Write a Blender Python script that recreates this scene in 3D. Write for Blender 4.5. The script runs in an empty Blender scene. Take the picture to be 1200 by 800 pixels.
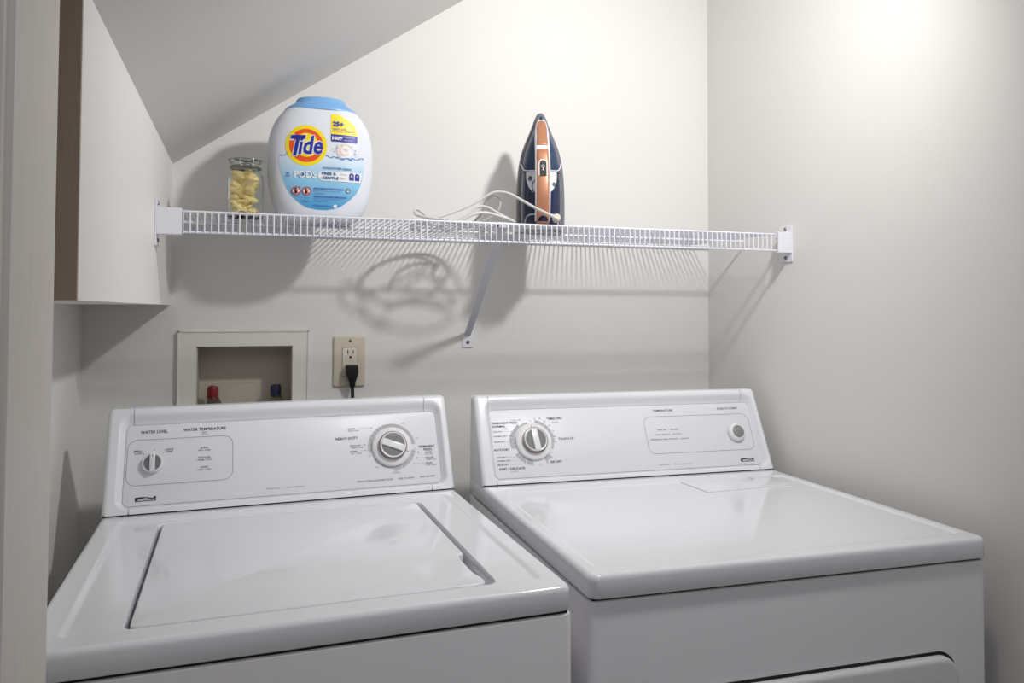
import bpy, math, random
from math import sin, cos, pi, sqrt, radians, hypot, atan2
from mathutils import Vector, Matrix

# ------------------------------------------------------------------ camera
scene = bpy.context.scene
COL = scene.collection
cam_data = bpy.data.cameras.new('camera')
cam = bpy.data.objects.new('camera', cam_data)
COL.objects.link(cam)
CR = Vector((0.947636, -0.319341, 0.002800))
CU = Vector((-0.012715, -0.028968, 0.999499))
CF_ = Vector((0.319100, 0.947197, 0.031512))
CP = Vector((0.44060, -1.99095, 1.30378))
cam.matrix_world = Matrix(((CR.x, CU.x, -CF_.x, CP.x), (CR.y, CU.y, -CF_.y, CP.y), (CR.z, CU.z, -CF_.z, CP.z), (0, 0, 0, 1)))
cam_data.sensor_width = 36.0
cam_data.lens = 931.638 / 1200 * 36.0
cam_data.shift_x = 0.0
cam_data.shift_y = -(400 - 332.947) / 1200
cam_data.clip_start = 0.02
scene.camera = cam

# ------------------------------------------------------------------ light
world = bpy.data.worlds.new('world')
scene.world = world
world.use_nodes = True
world.node_tree.nodes['Background'].inputs[0].default_value = (0.95, 0.955, 1.0, 1)
world.node_tree.nodes['Background'].inputs[1].default_value = 0.20

ld = bpy.data.lights.new('ceiling_spot', 'SPOT')      # lamp under the stair ceiling; aimed cone is added to dim the right wall
ld.energy = 42
ld.spot_size = radians(165)
ld.spot_blend = 1.0
ld.color = (1.0, 0.985, 0.965)
ld.shadow_soft_size = 0.042
lo = bpy.data.objects.new('ceiling_spot', ld)
lo.location = (1.29, -1.10, 2.14)
lo.rotation_euler = (Vector((0.95, 0, 1.55)) - Vector((1.29, -1.10, 2.14))).to_track_quat('-Z', 'Y').to_euler()
COL.objects.link(lo)

ad = bpy.data.lights.new('fill_light', 'AREA')      # added fill standing for light from the room in front of the closet
ad.shape = 'RECTANGLE'
ad.size = 1.6
ad.size_y = 1.0
ad.energy = 5.5
ad.color = (0.97, 0.98, 1.0)
ao = bpy.data.objects.new('fill_light', ad)
ao.location = (0.9, -3.0, 2.4)
ao.rotation_euler = (radians(50), 0, 0)
COL.objects.link(ao)

vs = scene.view_settings
vs.view_transform = 'Standard'
vs.look = 'None'
vs.exposure = 0.08
vs.gamma = 1.0
vs.use_curve_mapping = False

random.seed(4)

# ------------------------------------------------------------------ materials
def s2l(c):
    return tuple(((x / 255) / 12.92 if x / 255 <= 0.04045 else ((x / 255 + 0.055) / 1.055) ** 2.4) for x in c)

def mat(name, rgb, rough=0.5, metal=0.0, spec=0.5, coat=0.0, bump=None, trans=0.0, ior=1.45, vary=None, alpha=1.0):
    m = bpy.data.materials.new(name)
    m.use_nodes = True
    nt = m.node_tree
    b = nt.nodes['Principled BSDF']
    col = (*s2l(rgb), 1)
    b.inputs['Base Color'].default_value = col
    b.inputs['Roughness'].default_value = rough
    b.inputs['Metallic'].default_value = metal
    b.inputs['Specular IOR Level'].default_value = spec
    b.inputs['Coat Weight'].default_value = coat
    b.inputs['Transmission Weight'].default_value = trans
    b.inputs['IOR'].default_value = ior
    b.inputs['Alpha'].default_value = alpha
    if bump or vary:
        tc = nt.nodes.new('ShaderNodeTexCoord')
        if bump:
            sc, st, stretch = bump
            mp = nt.nodes.new('ShaderNodeMapping')
            mp.inputs['Scale'].default_value = stretch
            n = nt.nodes.new('ShaderNodeTexNoise')
            n.inputs['Scale'].default_value = sc
            n.inputs['Detail'].default_value = 3
            bp = nt.nodes.new('ShaderNodeBump')
            bp.inputs['Strength'].default_value = st
            bp.inputs['Distance'].default_value = 0.002
            nt.links.new(tc.outputs['Object'], mp.inputs[0])
            nt.links.new(mp.outputs[0], n.inputs['Vector'])
            nt.links.new(n.outputs['Fac'], bp.inputs['Height'])
            nt.links.new(bp.outputs[0], b.inputs['Normal'])
        if vary:
            sc, rgb2, stretch = vary
            mp = nt.nodes.new('ShaderNodeMapping')
            mp.inputs['Scale'].default_value = stretch
            n = nt.nodes.new('ShaderNodeTexNoise')
            n.inputs['Scale'].default_value = sc
            n.inputs['Detail'].default_value = 4
            mx = nt.nodes.new('ShaderNodeMix')
            mx.data_type = 'RGBA'
            mx.inputs[6].default_value = col
            mx.inputs[7].default_value = (*s2l(rgb2), 1)
            nt.links.new(tc.outputs['Object'], mp.inputs[0])
            nt.links.new(mp.outputs[0], n.inputs['Vector'])
            nt.links.new(n.outputs['Fac'], mx.inputs[0])
            nt.links.new(mx.outputs[2], b.inputs['Base Color'])
    return m

ONE = (1, 1, 1)
M_wall = mat('wall_paint', (222, 221, 219), 0.62, spec=0.3, bump=(190, 0.10, ONE), vary=(3, (219, 218, 215), ONE))
M_ceil = mat('ceiling_paint', (222, 220, 218), 0.6, spec=0.3, bump=(120, 0.10, ONE), vary=(3, (218, 216, 214), ONE))
M_soffit = mat('soffit_paint', (231, 229, 227), 0.45, spec=0.35, bump=(60, 0.12, (1, 6, 1)), vary=(2, (228, 226, 224), ONE))
M_rawedge = mat('bare_wood_edge', (172, 154, 138), 0.7, bump=(40, 0.3, (8, 8, 0.5)), vary=(12, (154, 138, 124), (1, 1, .3)))
M_jamb = mat('painted_woodgrain', (226, 221, 215), 0.5, spec=0.4, bump=(60, 0.5, (6, 6, 0.12)), vary=(55, (210, 203, 197), (6, 6, 0.1)))
M_floor = mat('floor_vinyl', (150, 140, 128), 0.5, vary=(8, (132, 122, 110), ONE))
M_enamel = mat('white_enamel', (225, 226, 231), 0.13, spec=0.5, coat=0.3, bump=(260, 0.015, ONE))
M_enamel_side = mat('white_enamel_cabinet', (222, 221, 224), 0.28, spec=0.5, bump=(330, 0.03, ONE), vary=(5, (217, 215, 219), ONE))
M_console = mat('white_console_plastic', (226, 227, 232), 0.22, spec=0.5)
M_plate = mat('white_faceplate', (222, 223, 229), 0.35, spec=0.4)
M_knobwhite = mat('white_knob_plastic', (230, 230, 232), 0.25)
M_knobgrey = mat('grey_knob_inlay', (112, 112, 115), 0.4)
M_btngrey = mat('grey_button', (132, 133, 136), 0.4)
M_taupe = mat('taupe_metal_ring', (150, 140, 132), 0.3, metal=0.6)
M_ink = mat('dark_print', (44, 44, 48), 0.6)
M_inkg = mat('grey_print', (120, 120, 125), 0.6)
M_inkband = mat('dial_band_print', (172, 173, 177), 0.5)
M_black = mat('black_print', (22, 22, 24), 0.5)
M_whiteprint = mat('white_print', (232, 232, 235), 0.5)
M_darkgap = mat('dark_gap', (28, 26, 26), 0.8)
M_wire = mat('white_vinyl_wire', (222, 222, 232), 0.35)
M_bracket = mat('white_bracket_plastic', (224, 224, 232), 0.4)
M_brace = mat('white_painted_steel', (206, 206, 214), 0.35)
M_screw = mat('screw_steel', (120, 118, 116), 0.35, metal=0.9)
M_box = mat('ivory_box_plastic', (224, 221, 212), 0.45, bump=(80, 0.05, ONE))
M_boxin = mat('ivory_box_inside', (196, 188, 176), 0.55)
M_outlet = mat('almond_outlet_plastic', (206, 196, 178), 0.4)
M_outletw = mat('light_outlet_face', (214, 206, 192), 0.35)
M_rubber = mat('black_rubber', (20, 20, 22), 0.5)
M_red = mat('red_valve_plastic', (128, 22, 26), 0.4)
M_blue = mat('blue_valve_plastic', (30, 42, 66), 0.4)
M_brass = mat('nickel_brass', (150, 140, 125), 0.3, metal=0.9)
M_tub = mat('white_tub_plastic', (222, 226, 234), 0.3, spec=0.4)
M_tublid = mat('light_blue_lid_plastic', (126, 176, 226), 0.3)
M_yellow = mat('yellow_print', (246, 220, 20), 0.4)
M_orange = mat('orange_print', (232, 84, 30), 0.4)
M_navyp = mat('deep_blue_print', (38, 44, 152), 0.4)
M_tealp = mat('teal_blue_print', (34, 104, 160), 0.4)
M_redp = mat('red_print', (196, 48, 40), 0.4)
M_peach = mat('peach_print', (226, 196, 180), 0.4)
M_splash = mat('splash_blue_print', (70, 140, 196), 0.4)
M_glass = mat('clear_glass', (250, 253, 251), 0.02, trans=1.0, ior=1.25)
M_yelfill = mat('pale_yellow_flakes', (248, 212, 104), 0.4, vary=(45, (251, 242, 205), ONE))
M_steelwire = mat('bail_wire', (150, 150, 148), 0.3, metal=0.9)
M_ironnavy = mat('navy_satin_shell', (36, 58, 88), 0.35, coat=0.2)
M_irondark = mat('dark_navy_tank', (16, 32, 66), 0.15, coat=0.4)
M_ironskirt = mat('grey_skirt_plastic', (108, 109, 116), 0.25)
M_ironsole = mat('steel_soleplate', (150, 146, 138), 0.3, metal=0.8)
M_copper = mat('copper_handle', (188, 132, 102), 0.34, metal=0.4)
M_ironwhite = mat('white_iron_trim', (222, 222, 230), 0.3)
M_cord = mat('light_grey_cord', (205, 204, 202), 0.5)

def label_gradient():
    m = mat('water_blue_label', (120, 184, 222), 0.4)
    nt = m.node_tree
    b = nt.nodes['Principled BSDF']
    tc = nt.nodes.new('ShaderNodeTexCoord')
    sp = nt.nodes.new('ShaderNodeSeparateXYZ')
    mr = nt.nodes.new('ShaderNodeMapRange')
    mr.inputs[1].default_value = 0.022
    mr.inputs[2].default_value = 0.138
    cr = nt.nodes.new('ShaderNodeValToRGB')
    cr.color_ramp.elements[0].color = (*s2l((62, 150, 206)), 1)
    cr.color_ramp.elements[1].color = (*s2l((214, 228, 240)), 1)
    e = cr.color_ramp.elements.new(0.55)
    e.color = (*s2l((138, 194, 226)), 1)
    nt.links.new(tc.outputs['Object'], sp.inputs[0])
    nt.links.new(sp.outputs[2], mr.inputs[0])
    nt.links.new(mr.outputs[0], cr.inputs[0])
    nt.links.new(cr.outputs[0], b.inputs['Base Color'])
    return m
M_label = label_gradient()

# ------------------------------------------------------------------ mesh helpers
# the closet and what is on its shelf are drawn in units of 1.104 m with the floor at 0.1228 units; the machines in metres
UNIT, ZOFF = 1.104, -0.1356
ZF = 0.1228

class MB:
    def __init__(self, T=None):
        self.v = []; self.f = []; self.T = T
    def add(self, vs_, fs):
        o = len(self.v)
        if self.T: vs_ = [self.T(*p) for p in vs_]
        self.v += [tuple(p) for p in vs_]
        self.f += [tuple(i + o for i in f) for f in fs]
        return self
    def box(self, x0, x1, y0, y1, z0, z1):
        return self.add([(x0, y0, z0), (x1, y0, z0), (x1, y1, z0), (x0, y1, z0), (x0, y0, z1), (x1, y0, z1), (x1, y1, z1), (x0, y1, z1)],
                 [(0, 3, 2, 1), (4, 5, 6, 7), (0, 1, 5, 4), (1, 2, 6, 5), (2, 3, 7, 6), (3, 0, 4, 7)])
    def slab(self, pts, z0, z1, r=0.0, seg=3, bottom=True):
        """outline (ccw, in x,y) extruded z0..z1, rounded top edge radius r"""
        rings = [(0.0, z0)]
        if r > 0:
            for k in range(seg + 1):
                a = pi / 2 * k / seg
                rings.append((r * (1 - cos(a)), z1 - r + r * sin(a)))
        else:
            rings.append((0.0, z1))
        n = len(pts); V = []; Fc = []
        nr = []
        for i in range(n):
            a, b, c = pts[i - 1], pts[i], pts[(i + 1) % n]
            d1 = Vector((b[0] - a[0], b[1] - a[1])); d2 = Vector((c[0] - b[0], c[1] - b[1]))
            if d1.length < 1e-9: d1 = d2
            if d2.length < 1e-9: d2 = d1
            d1 = d1.normalized(); d2 = d2.normalized()
            n1 = Vector((-d1.y, d1.x)); n2 = Vector((-d2.y, d2.x))
            m_ = n1 + n2
            if m_.length < 1e-6: m_ = n1
            m_ = m_.normalized()
            k = max(0.5, m_.dot(n1))
            nr.append(m_ / k)
        for off, z in rings:
            for i in range(n):
                V.append((pts[i][0] + nr[i].x * off, pts[i][1] + nr[i].y * off, z))
        for k in range(len(rings) - 1):
            for i in range(n):
                j = (i + 1) % n
                Fc.append((k * n + i, k * n + j, (k + 1) * n + j, (k + 1) * n + i))
        Fc.append(tuple(range((len(rings) - 1) * n, len(rings) * n)))
        if bottom: Fc.append(tuple(reversed(range(n))))
        return self.add(V, Fc)
    def lathe(self, prof, c=(0, 0, 0), seg=32, ax='z', sx=1.0, sy=1.0):
        V = []; Fc = []
        for r, h in prof:
            for i in range(seg):
                a = 2 * pi * i / seg
                p = (r * cos(a) * sx, r * sin(a) * sy, h)
                if ax == 'y': p = (p[0], h, -p[1])
                if ax == 'x': p = (h, p[0], p[1])
                V.append((c[0] + p[0], c[1] + p[1], c[2] + p[2]))
        for k in range(len(prof) - 1):
            for i in range(seg):
                j = (i + 1) % seg
                Fc.append((k * seg + i, k * seg + j, (k + 1) * seg + j, (k + 1) * seg + i))
        if prof[0][0] > 1e-6: Fc.append(tuple(reversed(range(seg))))
        if prof[-1][0] > 1e-6: Fc.append(tuple(range((len(prof) - 1) * seg, len(prof) * seg)))
        return self.add(V, Fc)
    def tube(self, pts, r, seg=8, closed=False, caps=True, flat=None):
        P = [Vector(p) for p in pts]; n = len(P); V = []; Fc = []
        up = Vector((0, 0, 1)); prev = None
        for i in range(n):
            if closed: t = P[(i + 1) % n] - P[i - 1]
            else: t = P[min(i + 1, n - 1)] - P[max(i - 1, 0)]
            t.normalize()
            if prev is None:
                a = up if abs(t.dot(up)) < 0.9 else Vector((1, 0, 0))
                u = t.cross(a).normalized()
            else:
                u = (prev - t * prev.dot(t))
                if u.length < 1e-6: u = t.cross(up)
                u.normalize()
            prev = u
            w = t.cross(u)
            rr = r[i] if isinstance(r, (list, tuple)) else r
            for k in range(seg):
                a = 2 * pi * k / seg
                V.append(tuple(P[i] + u * (cos(a) * rr) + w * (sin(a) * rr * (flat or 1))))
        m_ = n if closed else n - 1
        for i in range(m_):
            for k in range(seg):
                j = (k + 1) % seg; i2 = (i + 1) % n
                Fc.append((i * seg + k, i * seg + j, i2 * seg + j, i2 * seg + k))
        if not closed and caps:
            Fc.append(tuple(reversed(range(seg)))); Fc.append(tuple(range((n - 1) * seg, n * seg)))
        return self.add(V, Fc)
    def loft(self, rings, cap=True):
        n = len(rings[0]); V = []; Fc = []
        for rg in rings: V += rg
        for k in range(len(rings) - 1):
            for i in range(n):
                j = (i + 1) % n
                Fc.append((k * n + i, k * n + j, (k + 1) * n + j, (k + 1) * n + i))
        if cap:
            Fc.append(tuple(reversed(range(n)))); Fc.append(tuple(range((len(rings) - 1) * n, len(rings) * n)))
        return self.add(V, Fc)
    def grid(self, us, ws, fn):
        V = [fn(u, w) for w in ws for u in us]; nu = len(us); Fc = []
        for j in range(len(ws) - 1):
            for i in range(nu - 1):
                Fc.append((j * nu + i, j * nu + i + 1, (j + 1) * nu + i + 1, (j + 1) * nu + i))
        return self.add(V, Fc)
    def poly(self, pts):
        return self.add(pts, [tuple(range(len(pts)))])

def obj(name, mb, material, parent=None, smooth=True, angle=35, loc=None, fixn=True):
    me = bpy.data.meshes.new(name)
    zo = 0 if parent else (ZOFF if UNIT != 1 else 0)
    me.from_pydata([(x * UNIT, y * UNIT, z * UNIT + zo) for x, y, z in mb.v], [], mb.f)
    if fixn:
        import bmesh
        bm = bmesh.new(); bm.from_mesh(me)
        bmesh.ops.remove_doubles(bm, verts=bm.verts, dist=1e-6)
        bmesh.ops.recalc_face_normals(bm, faces=bm.faces)
        bm.to_mesh(me); bm.free()
    me.materials.append(material)
    if smooth:
        me.polygons.foreach_set('use_smooth', [True] * len(me.polygons))
        me.set_sharp_from_angle(angle=radians(angle))
    o = bpy.data.objects.new(name, me)
    COL.objects.link(o)
    if parent: o.parent = parent
    if loc: o.location = loc
    return o

def thing(name, label, cat, loc=(0, 0, 0), rot=(0, 0, 0), group=None):
    o = bpy.data.objects.new(name, None); COL.objects.link(o)
    o.empty_display_size = 0.05
    o.location = (loc[0] * UNIT, loc[1] * UNIT, loc[2] * UNIT + (ZOFF if UNIT != 1 else 0)); o.rotation_euler = rot
    o['label'] = label; o['category'] = cat
    if group: o['group'] = group
    return o

def struct(name, mb, material, **k):
    o = obj(name, mb, material, **k); o['kind'] = 'structure'; return o

def rrect(x0, x1, y0, y1, r, seg=6):
    P = []
    for cx, cy, a0 in ((x1 - r, y0 + r, -pi / 2), (x1 - r, y1 - r, 0), (x0 + r, y1 - r, pi / 2), (x0 + r, y0 + r, pi)):
        for k in range(seg + 1):
            a = a0 + pi / 2 * k / seg
            P.append((cx + r * cos(a), cy + r * sin(a)))
    return P

def sdf(x, y, x0, x1, y0, y1, r):
    qx = abs(x - (x0 + x1) / 2) - (x1 - x0) / 2 + r
    qy = abs(y - (y0 + y1) / 2) - (y1 - y0) / 2 + r
    return hypot(max(qx, 0), max(qy, 0)) + min(max(qx, qy), 0) - r

def ss(x):
    x = min(1, max(0, x)); return x * x * (3 - 2 * x)

def smooth_path(pts, n=8, closed=False):
    """Catmull-Rom through the points"""
    P = [Vector(p) for p in pts]; out = []; m_ = len(P)
    rng = m_ if closed else m_ - 1
    for i in range(rng):
        p0 = P[i - 1] if (i > 0 or closed) else P[0] * 2 - P[1]
        p1 = P[i]; p2 = P[(i + 1) % m_]
        p3 = P[(i + 2) % m_] if (closed or i + 2 < m_) else p2 * 2 - p1
        for k in range(n):
            t = k / n
            out.append(0.5 * ((2 * p1) + (-p0 + p2) * t + (2 * p0 - 5 * p1 + 4 * p2 - p3) * t * t + (-p0 + 3 * p1 - 3 * p2 + p3) * t ** 3))
    if not closed: out.append(P[-1])
    return out

_tc = {}
def glyphs(s, bold=0.0):
    key = (s, bold)
    if key in _tc: return _tc[key]
    cu = bpy.data.curves.new('t', 'FONT'); cu.body = s; cu.resolution_u = 2; cu.offset = bold; cu.fill_mode = 'FRONT'
    ob = bpy.data.objects.new('t', cu); COL.objects.link(ob)
    dg = bpy.context.evaluated_depsgraph_get()
    me = bpy.data.meshes.new_from_object(ob.evaluated_get(dg))
    V = [tuple(v.co) for v in me.vertices]; Fc = [tuple(p.vertices) for p in me.polygons]
    bpy.data.objects.remove(ob); bpy.data.curves.remove(cu); bpy.data.meshes.remove(me)
    xs = [v[0] for v in V]; ys = [v[1] for v in V]
    x0, x1, y0, y1 = min(xs), max(xs), min(ys), max(ys)
    V = [((x - x0) / (x1 - x0), (y - y0) / (y1 - y0)) for x, y, z in V]
    _tc[key] = (V, Fc, (x1 - x0) / (y1 - y0))
    return _tc[key]

def text(mb, s, x0, x1, y, h, z, bold=0.01, shear=0.0, angle=0.0):
    """lettering in the builder's plane: from x0 to x1 (x1=None: natural width), centred on y, height h, at height z"""
    V, Fc, asp = glyphs(s, bold)
    if x1 is None: x1 = x0 + h * asp
    cx, ca, sa = (x0 + x1) / 2, cos(angle), sin(angle)
    out = []
    for a, b in V:
        px = (a - 0.5) * (x1 - x0) + (b - 0.5) * h * shear; py = (b - 0.5) * h
        out.append((cx + px * ca - py * sa, y + px * sa + py * ca, z))
    mb.add(out, Fc)

def ctext(mb, s, xc, y, h, z, w=None, **k):
    V, Fc, asp = glyphs(s, k.get('bold', 0.01))
    w = w or h * asp
    text(mb, s, xc - w / 2, xc + w / 2, y, h, z, **k)

def outline_ring(mb, pts_out, pts_in, z):
    n = len(pts_out)
    V = [(p[0], p[1], z) for p in pts_out] + [(p[0], p[1], z) for p in pts_in]
    mb.add(V, [(i, (i + 1) % n, n + (i + 1) % n, n + i) for i in range(n)])

def arcband(mb, cx, cy, r0, r1, a0, a1, z, n=None):
    n = n or max(2, int(abs(a1 - a0) / 0.08))
    V = []
    for k in range(n + 1):
        a = a0 + (a1 - a0) * k / n
        V += [(cx + r0 * cos(a), cy + r0 * sin(a), z), (cx + r1 * cos(a), cy + r1 * sin(a), z)]
    mb.add(V, [(2 * k, 2 * k + 1, 2 * k + 3, 2 * k + 2) for k in range(n)])

def lens(mb, cx, cy, R, x0, x1, ang, z0, z1, n=14, rr=0.0006):
    """slice x0<x<x1 of a disc of radius R, turned by ang"""
    P = []
    top = [(x0 + (x1 - x0) * k / n) for k in range(n + 1)]
    up = [(x, sqrt(max(R * R - x * x, 0))) for x in top]
    dn = [(x, -y) for x, y in up]
    pts = dn + list(reversed(up))
    Q = []
    for x, y in pts:
        q = (cx + x * cos(ang) - y * sin(ang), cy + x * sin(ang) + y * cos(ang))
        if not Q or hypot(q[0] - Q[-1][0], q[1] - Q[-1][1]) > 1e-5: Q.append(q)
    if hypot(Q[0][0] - Q[-1][0], Q[0][1] - Q[-1][1]) < 1e-5: Q.pop()
    mb.slab(Q, z0, z1, rr, 2)

# ------------------------------------------------------------------ the closet
XL, XP, XR = 0.0897, 0.2537, 1.5482
CZ0, CSL = 1.607, 0.682                       # sloped ceiling (underside of a stair)
def cz(x): return CZ0 + CSL * (x - XP)

struct('floor', MB().box(-1.4, 3.0, -3.6, 0.2, ZF - 0.05, ZF), M_floor, smooth=False)
# back wall with the opening for the outlet box
HX0, HX1, HZ0, HZ1 = 0.3045, 0.5015, 1.030, 1.2245
mb = MB()
for a, b, c, d in ((XL - .1, HX0, ZF, 2.7), (HX1, XR + .1, ZF, 2.7), (HX0, HX1, ZF, HZ0), (HX0, HX1, HZ1, 2.7)):
    mb.box(a, b, 0, 0.12, c, d)
struct('wall_back', mb, M_wall, smooth=False)
struct('wall_right', MB().box(XR, XR + 0.12, -2.3, 0.0, ZF, 2.7), M_wall, smooth=False)
struct('wall_left', MB().box(XL - 0.12, XL, -1.11, 0.0, ZF, 2.0), M_wall, smooth=False)
mb = MB()
x0, x1 = XL - .1, XR
V = [(x0, -1.16, cz(x0)), (x1, -1.16, cz(x1)), (x1, 0, cz(x1)), (x0, 0, cz(x0))]
mb.add(V + [(a, b, c + .1) for a, b, c in V], [(0, 3, 2, 1), (4, 5, 6, 7), (0, 1, 5, 4), (1, 2, 6, 5), (2, 3, 7, 6), (3, 0, 4, 7)])
struct('ceiling', mb, M_ceil, smooth=False)
# boxed-in soffit hanging along the left wall
SZ = 1.3110
mb = MB()
V = [(XL, -0.981, SZ), (XP, -0.981, SZ), (XP, 0, SZ), (XL, 0, SZ), (XL, -0.981, cz(XL)), (XP, -0.981, cz(XP)), (XP, 0, cz(XP)), (XL, 0, cz(XL))]
mb.add(V, [(0, 3, 2, 1), (4, 5, 6, 7), (0, 1, 5, 4), (1, 2, 6, 5), (2, 3, 7, 6), (3, 0, 4, 7)])
struct('soffit', mb, M_soffit, smooth=False)
mb = MB()
V = [(XL, -0.9845, SZ), (XP - .0004, -0.9845, SZ), (XP - .0004, -0.981, SZ), (XL, -0.981, SZ)]
mb.add(V + [(a, b, cz(a) - .001) for a, b, c in V], [(0, 3, 2, 1), (4, 5, 6, 7), (0, 1, 5, 4), (1, 2, 6, 5), (2, 3, 7, 6), (3, 0, 4, 7)])
struct('trim_1', mb, M_rawedge, smooth=False)
# front return wall and door jamb at the left of the picture
struct('wall_front', MB().box(-1.2, 0.236, -1.232, -1.11, ZF, 2.6), M_wall, smooth=False)
JX = 0.2582
jb = MB()
jb.add([], [])
pts = [(0.236, -1.1), (JX - .001, -1.1), (JX, -1.101), (JX, -1.2245), (JX - .004, -1.2265), (JX - .004, -1.2335), (0.236, -1.2335)]
jb.slab([(a, b) for a, b in reversed(pts)], ZF, 2.3)
struct('trim_3', jb, M_jamb, angle=20)
cs = MB()
pts = [(0.18, -1.2336), (JX - .006, -1.2336), (JX - .003, -1.236), (JX - .003, -1.2385), (JX - .007, -1.241), (JX - .010, -1.246), (0.18, -1.252)]
cs.slab([(a, b) for a, b in reversed(pts)], ZF, 2.3)
struct('trim_2', cs, M_jamb, angle=20)

# ------------------------------------------------------------------ wire shelf
SY, SZT = -0.333, 1.4727
LIP = 0.0395
SX0, SX1 = 0.296, 1.498
shelf = thing('wire_shelf', 'long white vinyl-coated wire shelf with a turned-down front lip fixed across the back wall', 'shelf', (0.9, 0, SZT - .005))
def sloc(x, y, z): return (x - 0.9, y, z - SZT + .005)
def srod(name, y, z, x0, x1, r):
    m_ = MB(sloc); m_.tube([(x0, y, z), (x1, y, z)], r, 8)
    return obj(name, m_, M_wire, shelf)
zr = SZT - 0.0045
srod('front_rod', SY + .0022, SZT - .0022, XP + .012, XR - .012, .0022)
srod('lip_rod', SY + .0028, SZT - LIP + .002, XP + .012, XR - .012, .0022)
srod('middle_rod', -0.171, zr, XP + .012, XR - .012, .0028)
srod('back_rod', -0.012, zr, XP + .004, XR - .004, .0022)
m_ = MB()
m_.tube([(0, -0.004, -.0016), (0, SY + .006, -.0016), (0, SY + .0015, -.003), (0, SY, -.0075), (0, SY, -LIP + .0)], .00130, 6)
first = obj('deck_wire', m_, M_wire, shelf)
NW = 105
pitch = (SX1 - SX0 - .004) / (NW - 1)
for k in range(NW):
    o = first if k == 0 else first.copy()
    if k: COL.objects.link(o)
    o.location = Vector(sloc(SX0 + .002 + k * pitch, 0, SZT)) * UNIT
# end brackets
def end_bracket(side):
    m_ = MB(sloc)
    xw = XP if side < 0 else XR
    sg = 1 if side < 0 else -1
    def bx(a, b, y0, y1, z0, z1):
        m_.box(min(xw + sg * a, xw + sg * b), max(xw + sg * a, xw + sg * b), y0, y1, z0, z1)
    w = 0.0425 if side < 0 else 0.038
    bx(0.0002, 0.003, SY - .006, SY + .034, SZT - .062, SZT + .019)          # wall plate
    # hollow cup that the rods slide into
    bx(0.003, w, SY - .0055, SY - .0030, SZT - .0425, SZT + .0030)
    bx(0.003, w, SY - .0030, SY + .012, SZT + .0008, SZT + .0030)
    bx(0.003, w, SY - .0030, SY + .012, SZT - .0425, SZT - .0405)
    bx(0.003, w * .55, SY + .012, SY + .030, SZT - .010, SZT + .0030)
    b = obj('end_bracket', m_, M_bracket, shelf, smooth=False)
    bv = b.modifiers.new('b', 'BEVEL'); bv.width = .0008; bv.segments = 2
    for dz in (0.012, -0.052):
        s_ = MB(sloc)
        s_.lathe([(.0042, 0), (.0038, .0016), (.0015, .0022)], (0, 0, 0), 12, 'x')
        s_.v = [( (xw + sg * (.003 + (p[0] + .9))) - .9, p[1] + SY + .016, p[2] + SZT + dz - 2 * 0) if False else p for p in s_.v]
        s2 = MB(sloc); s2.tube([(xw + sg * .003, SY + .016, SZT + dz), (xw + sg * .0052, SY + .016, SZT + dz)], [.0042, .003], 12)
        sc = obj('screw', s2, M_screw, b)
    return b
end_bracket(-1); end_bracket(1)
# diagonal support brace (a folded steel channel)
P0 = Vector((0.8965, -0.004, 1.2415)); P1 = Vector((0.8790, SY + .008, SZT - .006))
d = (P1 - P0).normalized(); sx = Vector((1, 0, 0)); sx = (sx - d * sx.dot(d)).normalized(); nn = d.cross(sx)
m_ = MB(sloc)
prof = [(-.0085, .0), (-.0085, .0075), (-.0070, .0075), (-.0070, .0015), (.0070, .0015), (.0070, .0075), (.0085, .0075), (.0085, .0)]
V = []
for P in (P0, P1):
    for a, b in prof: V.append(tuple(P + sx * a * (0.8 if P is P0 else 1) + nn * b))
n = len(prof)
m_.add(V, [(i, (i + 1) % n, n + (i + 1) % n, n + i) for i in range(n)] + [(0, 1, 2, 3), (0, 3, 4, 7), (4, 5, 6, 7), (8, 11, 10, 9), (8, 15, 12, 11), (12, 15, 14, 13)])
obj('support_brace', m_, M_brace, shelf, smooth=False)
m_ = MB(sloc)
m_.box(0.8845, 0.9095, -.003, -.0002, 1.2140, 1.2500)
bp = obj('brace_foot', m_, M_bracket, shelf, smooth=False)
bv = bp.modifiers.new('b', 'BEVEL'); bv.width = .001; bv.segments = 2
m_ = MB(sloc); m_.tube([(0.897, -.003, 1.2265), (0.897, -.0052, 1.2265)], [.0046, .0034], 14)
obj('screw', m_, M_screw, bp)
m_ = MB(sloc)
m_.box(0.8665, 0.8915, SY + .002, SY + .014, SZT - .009, SZT - .0055)
m_.box(0.8665, 0.8685, SY + .002, SY + .014, SZT - .0085, SZT + .0012)
m_.box(0.8895, 0.8915, SY + .002, SY + .014, SZT - .0085, SZT + .0012)
obj('brace_hook', m_, M_brace, shelf, smooth=False)

# ------------------------------------------------------------------ supply outlet box in the wall
wb = thing('outlet_box', 'ivory recessed washing machine supply box set in the wall behind the washer', 'utility box', (0.402, 0, 1.0))
def wl(x, y, z): return (x - 0.402, y, z - 1.0)
m_ = MB(wl)
X0, X1, Z0, Z1 = 0.2690, 0.5350, 1.000, 1.2570
XI0, XI1, ZI0, ZI1 = 0.3055, 0.5005, 1.035, 1.2235
for a, b, c, d_ in ((X0, XI0, Z0, Z1), (XI1, X1, Z0, Z1), (XI0, XI1, ZI1, Z1), (XI0, XI1, Z0, ZI0)):
    m_.box(a, b, -.008, -.0003, c, d_)
for a, b, c, d_ in ((X0, X0 + .003, Z0, Z1), (X1 - .003, X1, Z0, Z1), (X0, X1, Z1 - .003, Z1)):
    m_.box(a, b, -.0100, -.0078, c, d_)
obj('face_frame', m_, M_box, wb, smooth=False)
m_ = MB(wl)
m_.box(XI0, XI1, .085, .088, ZI0, ZI1)
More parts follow.
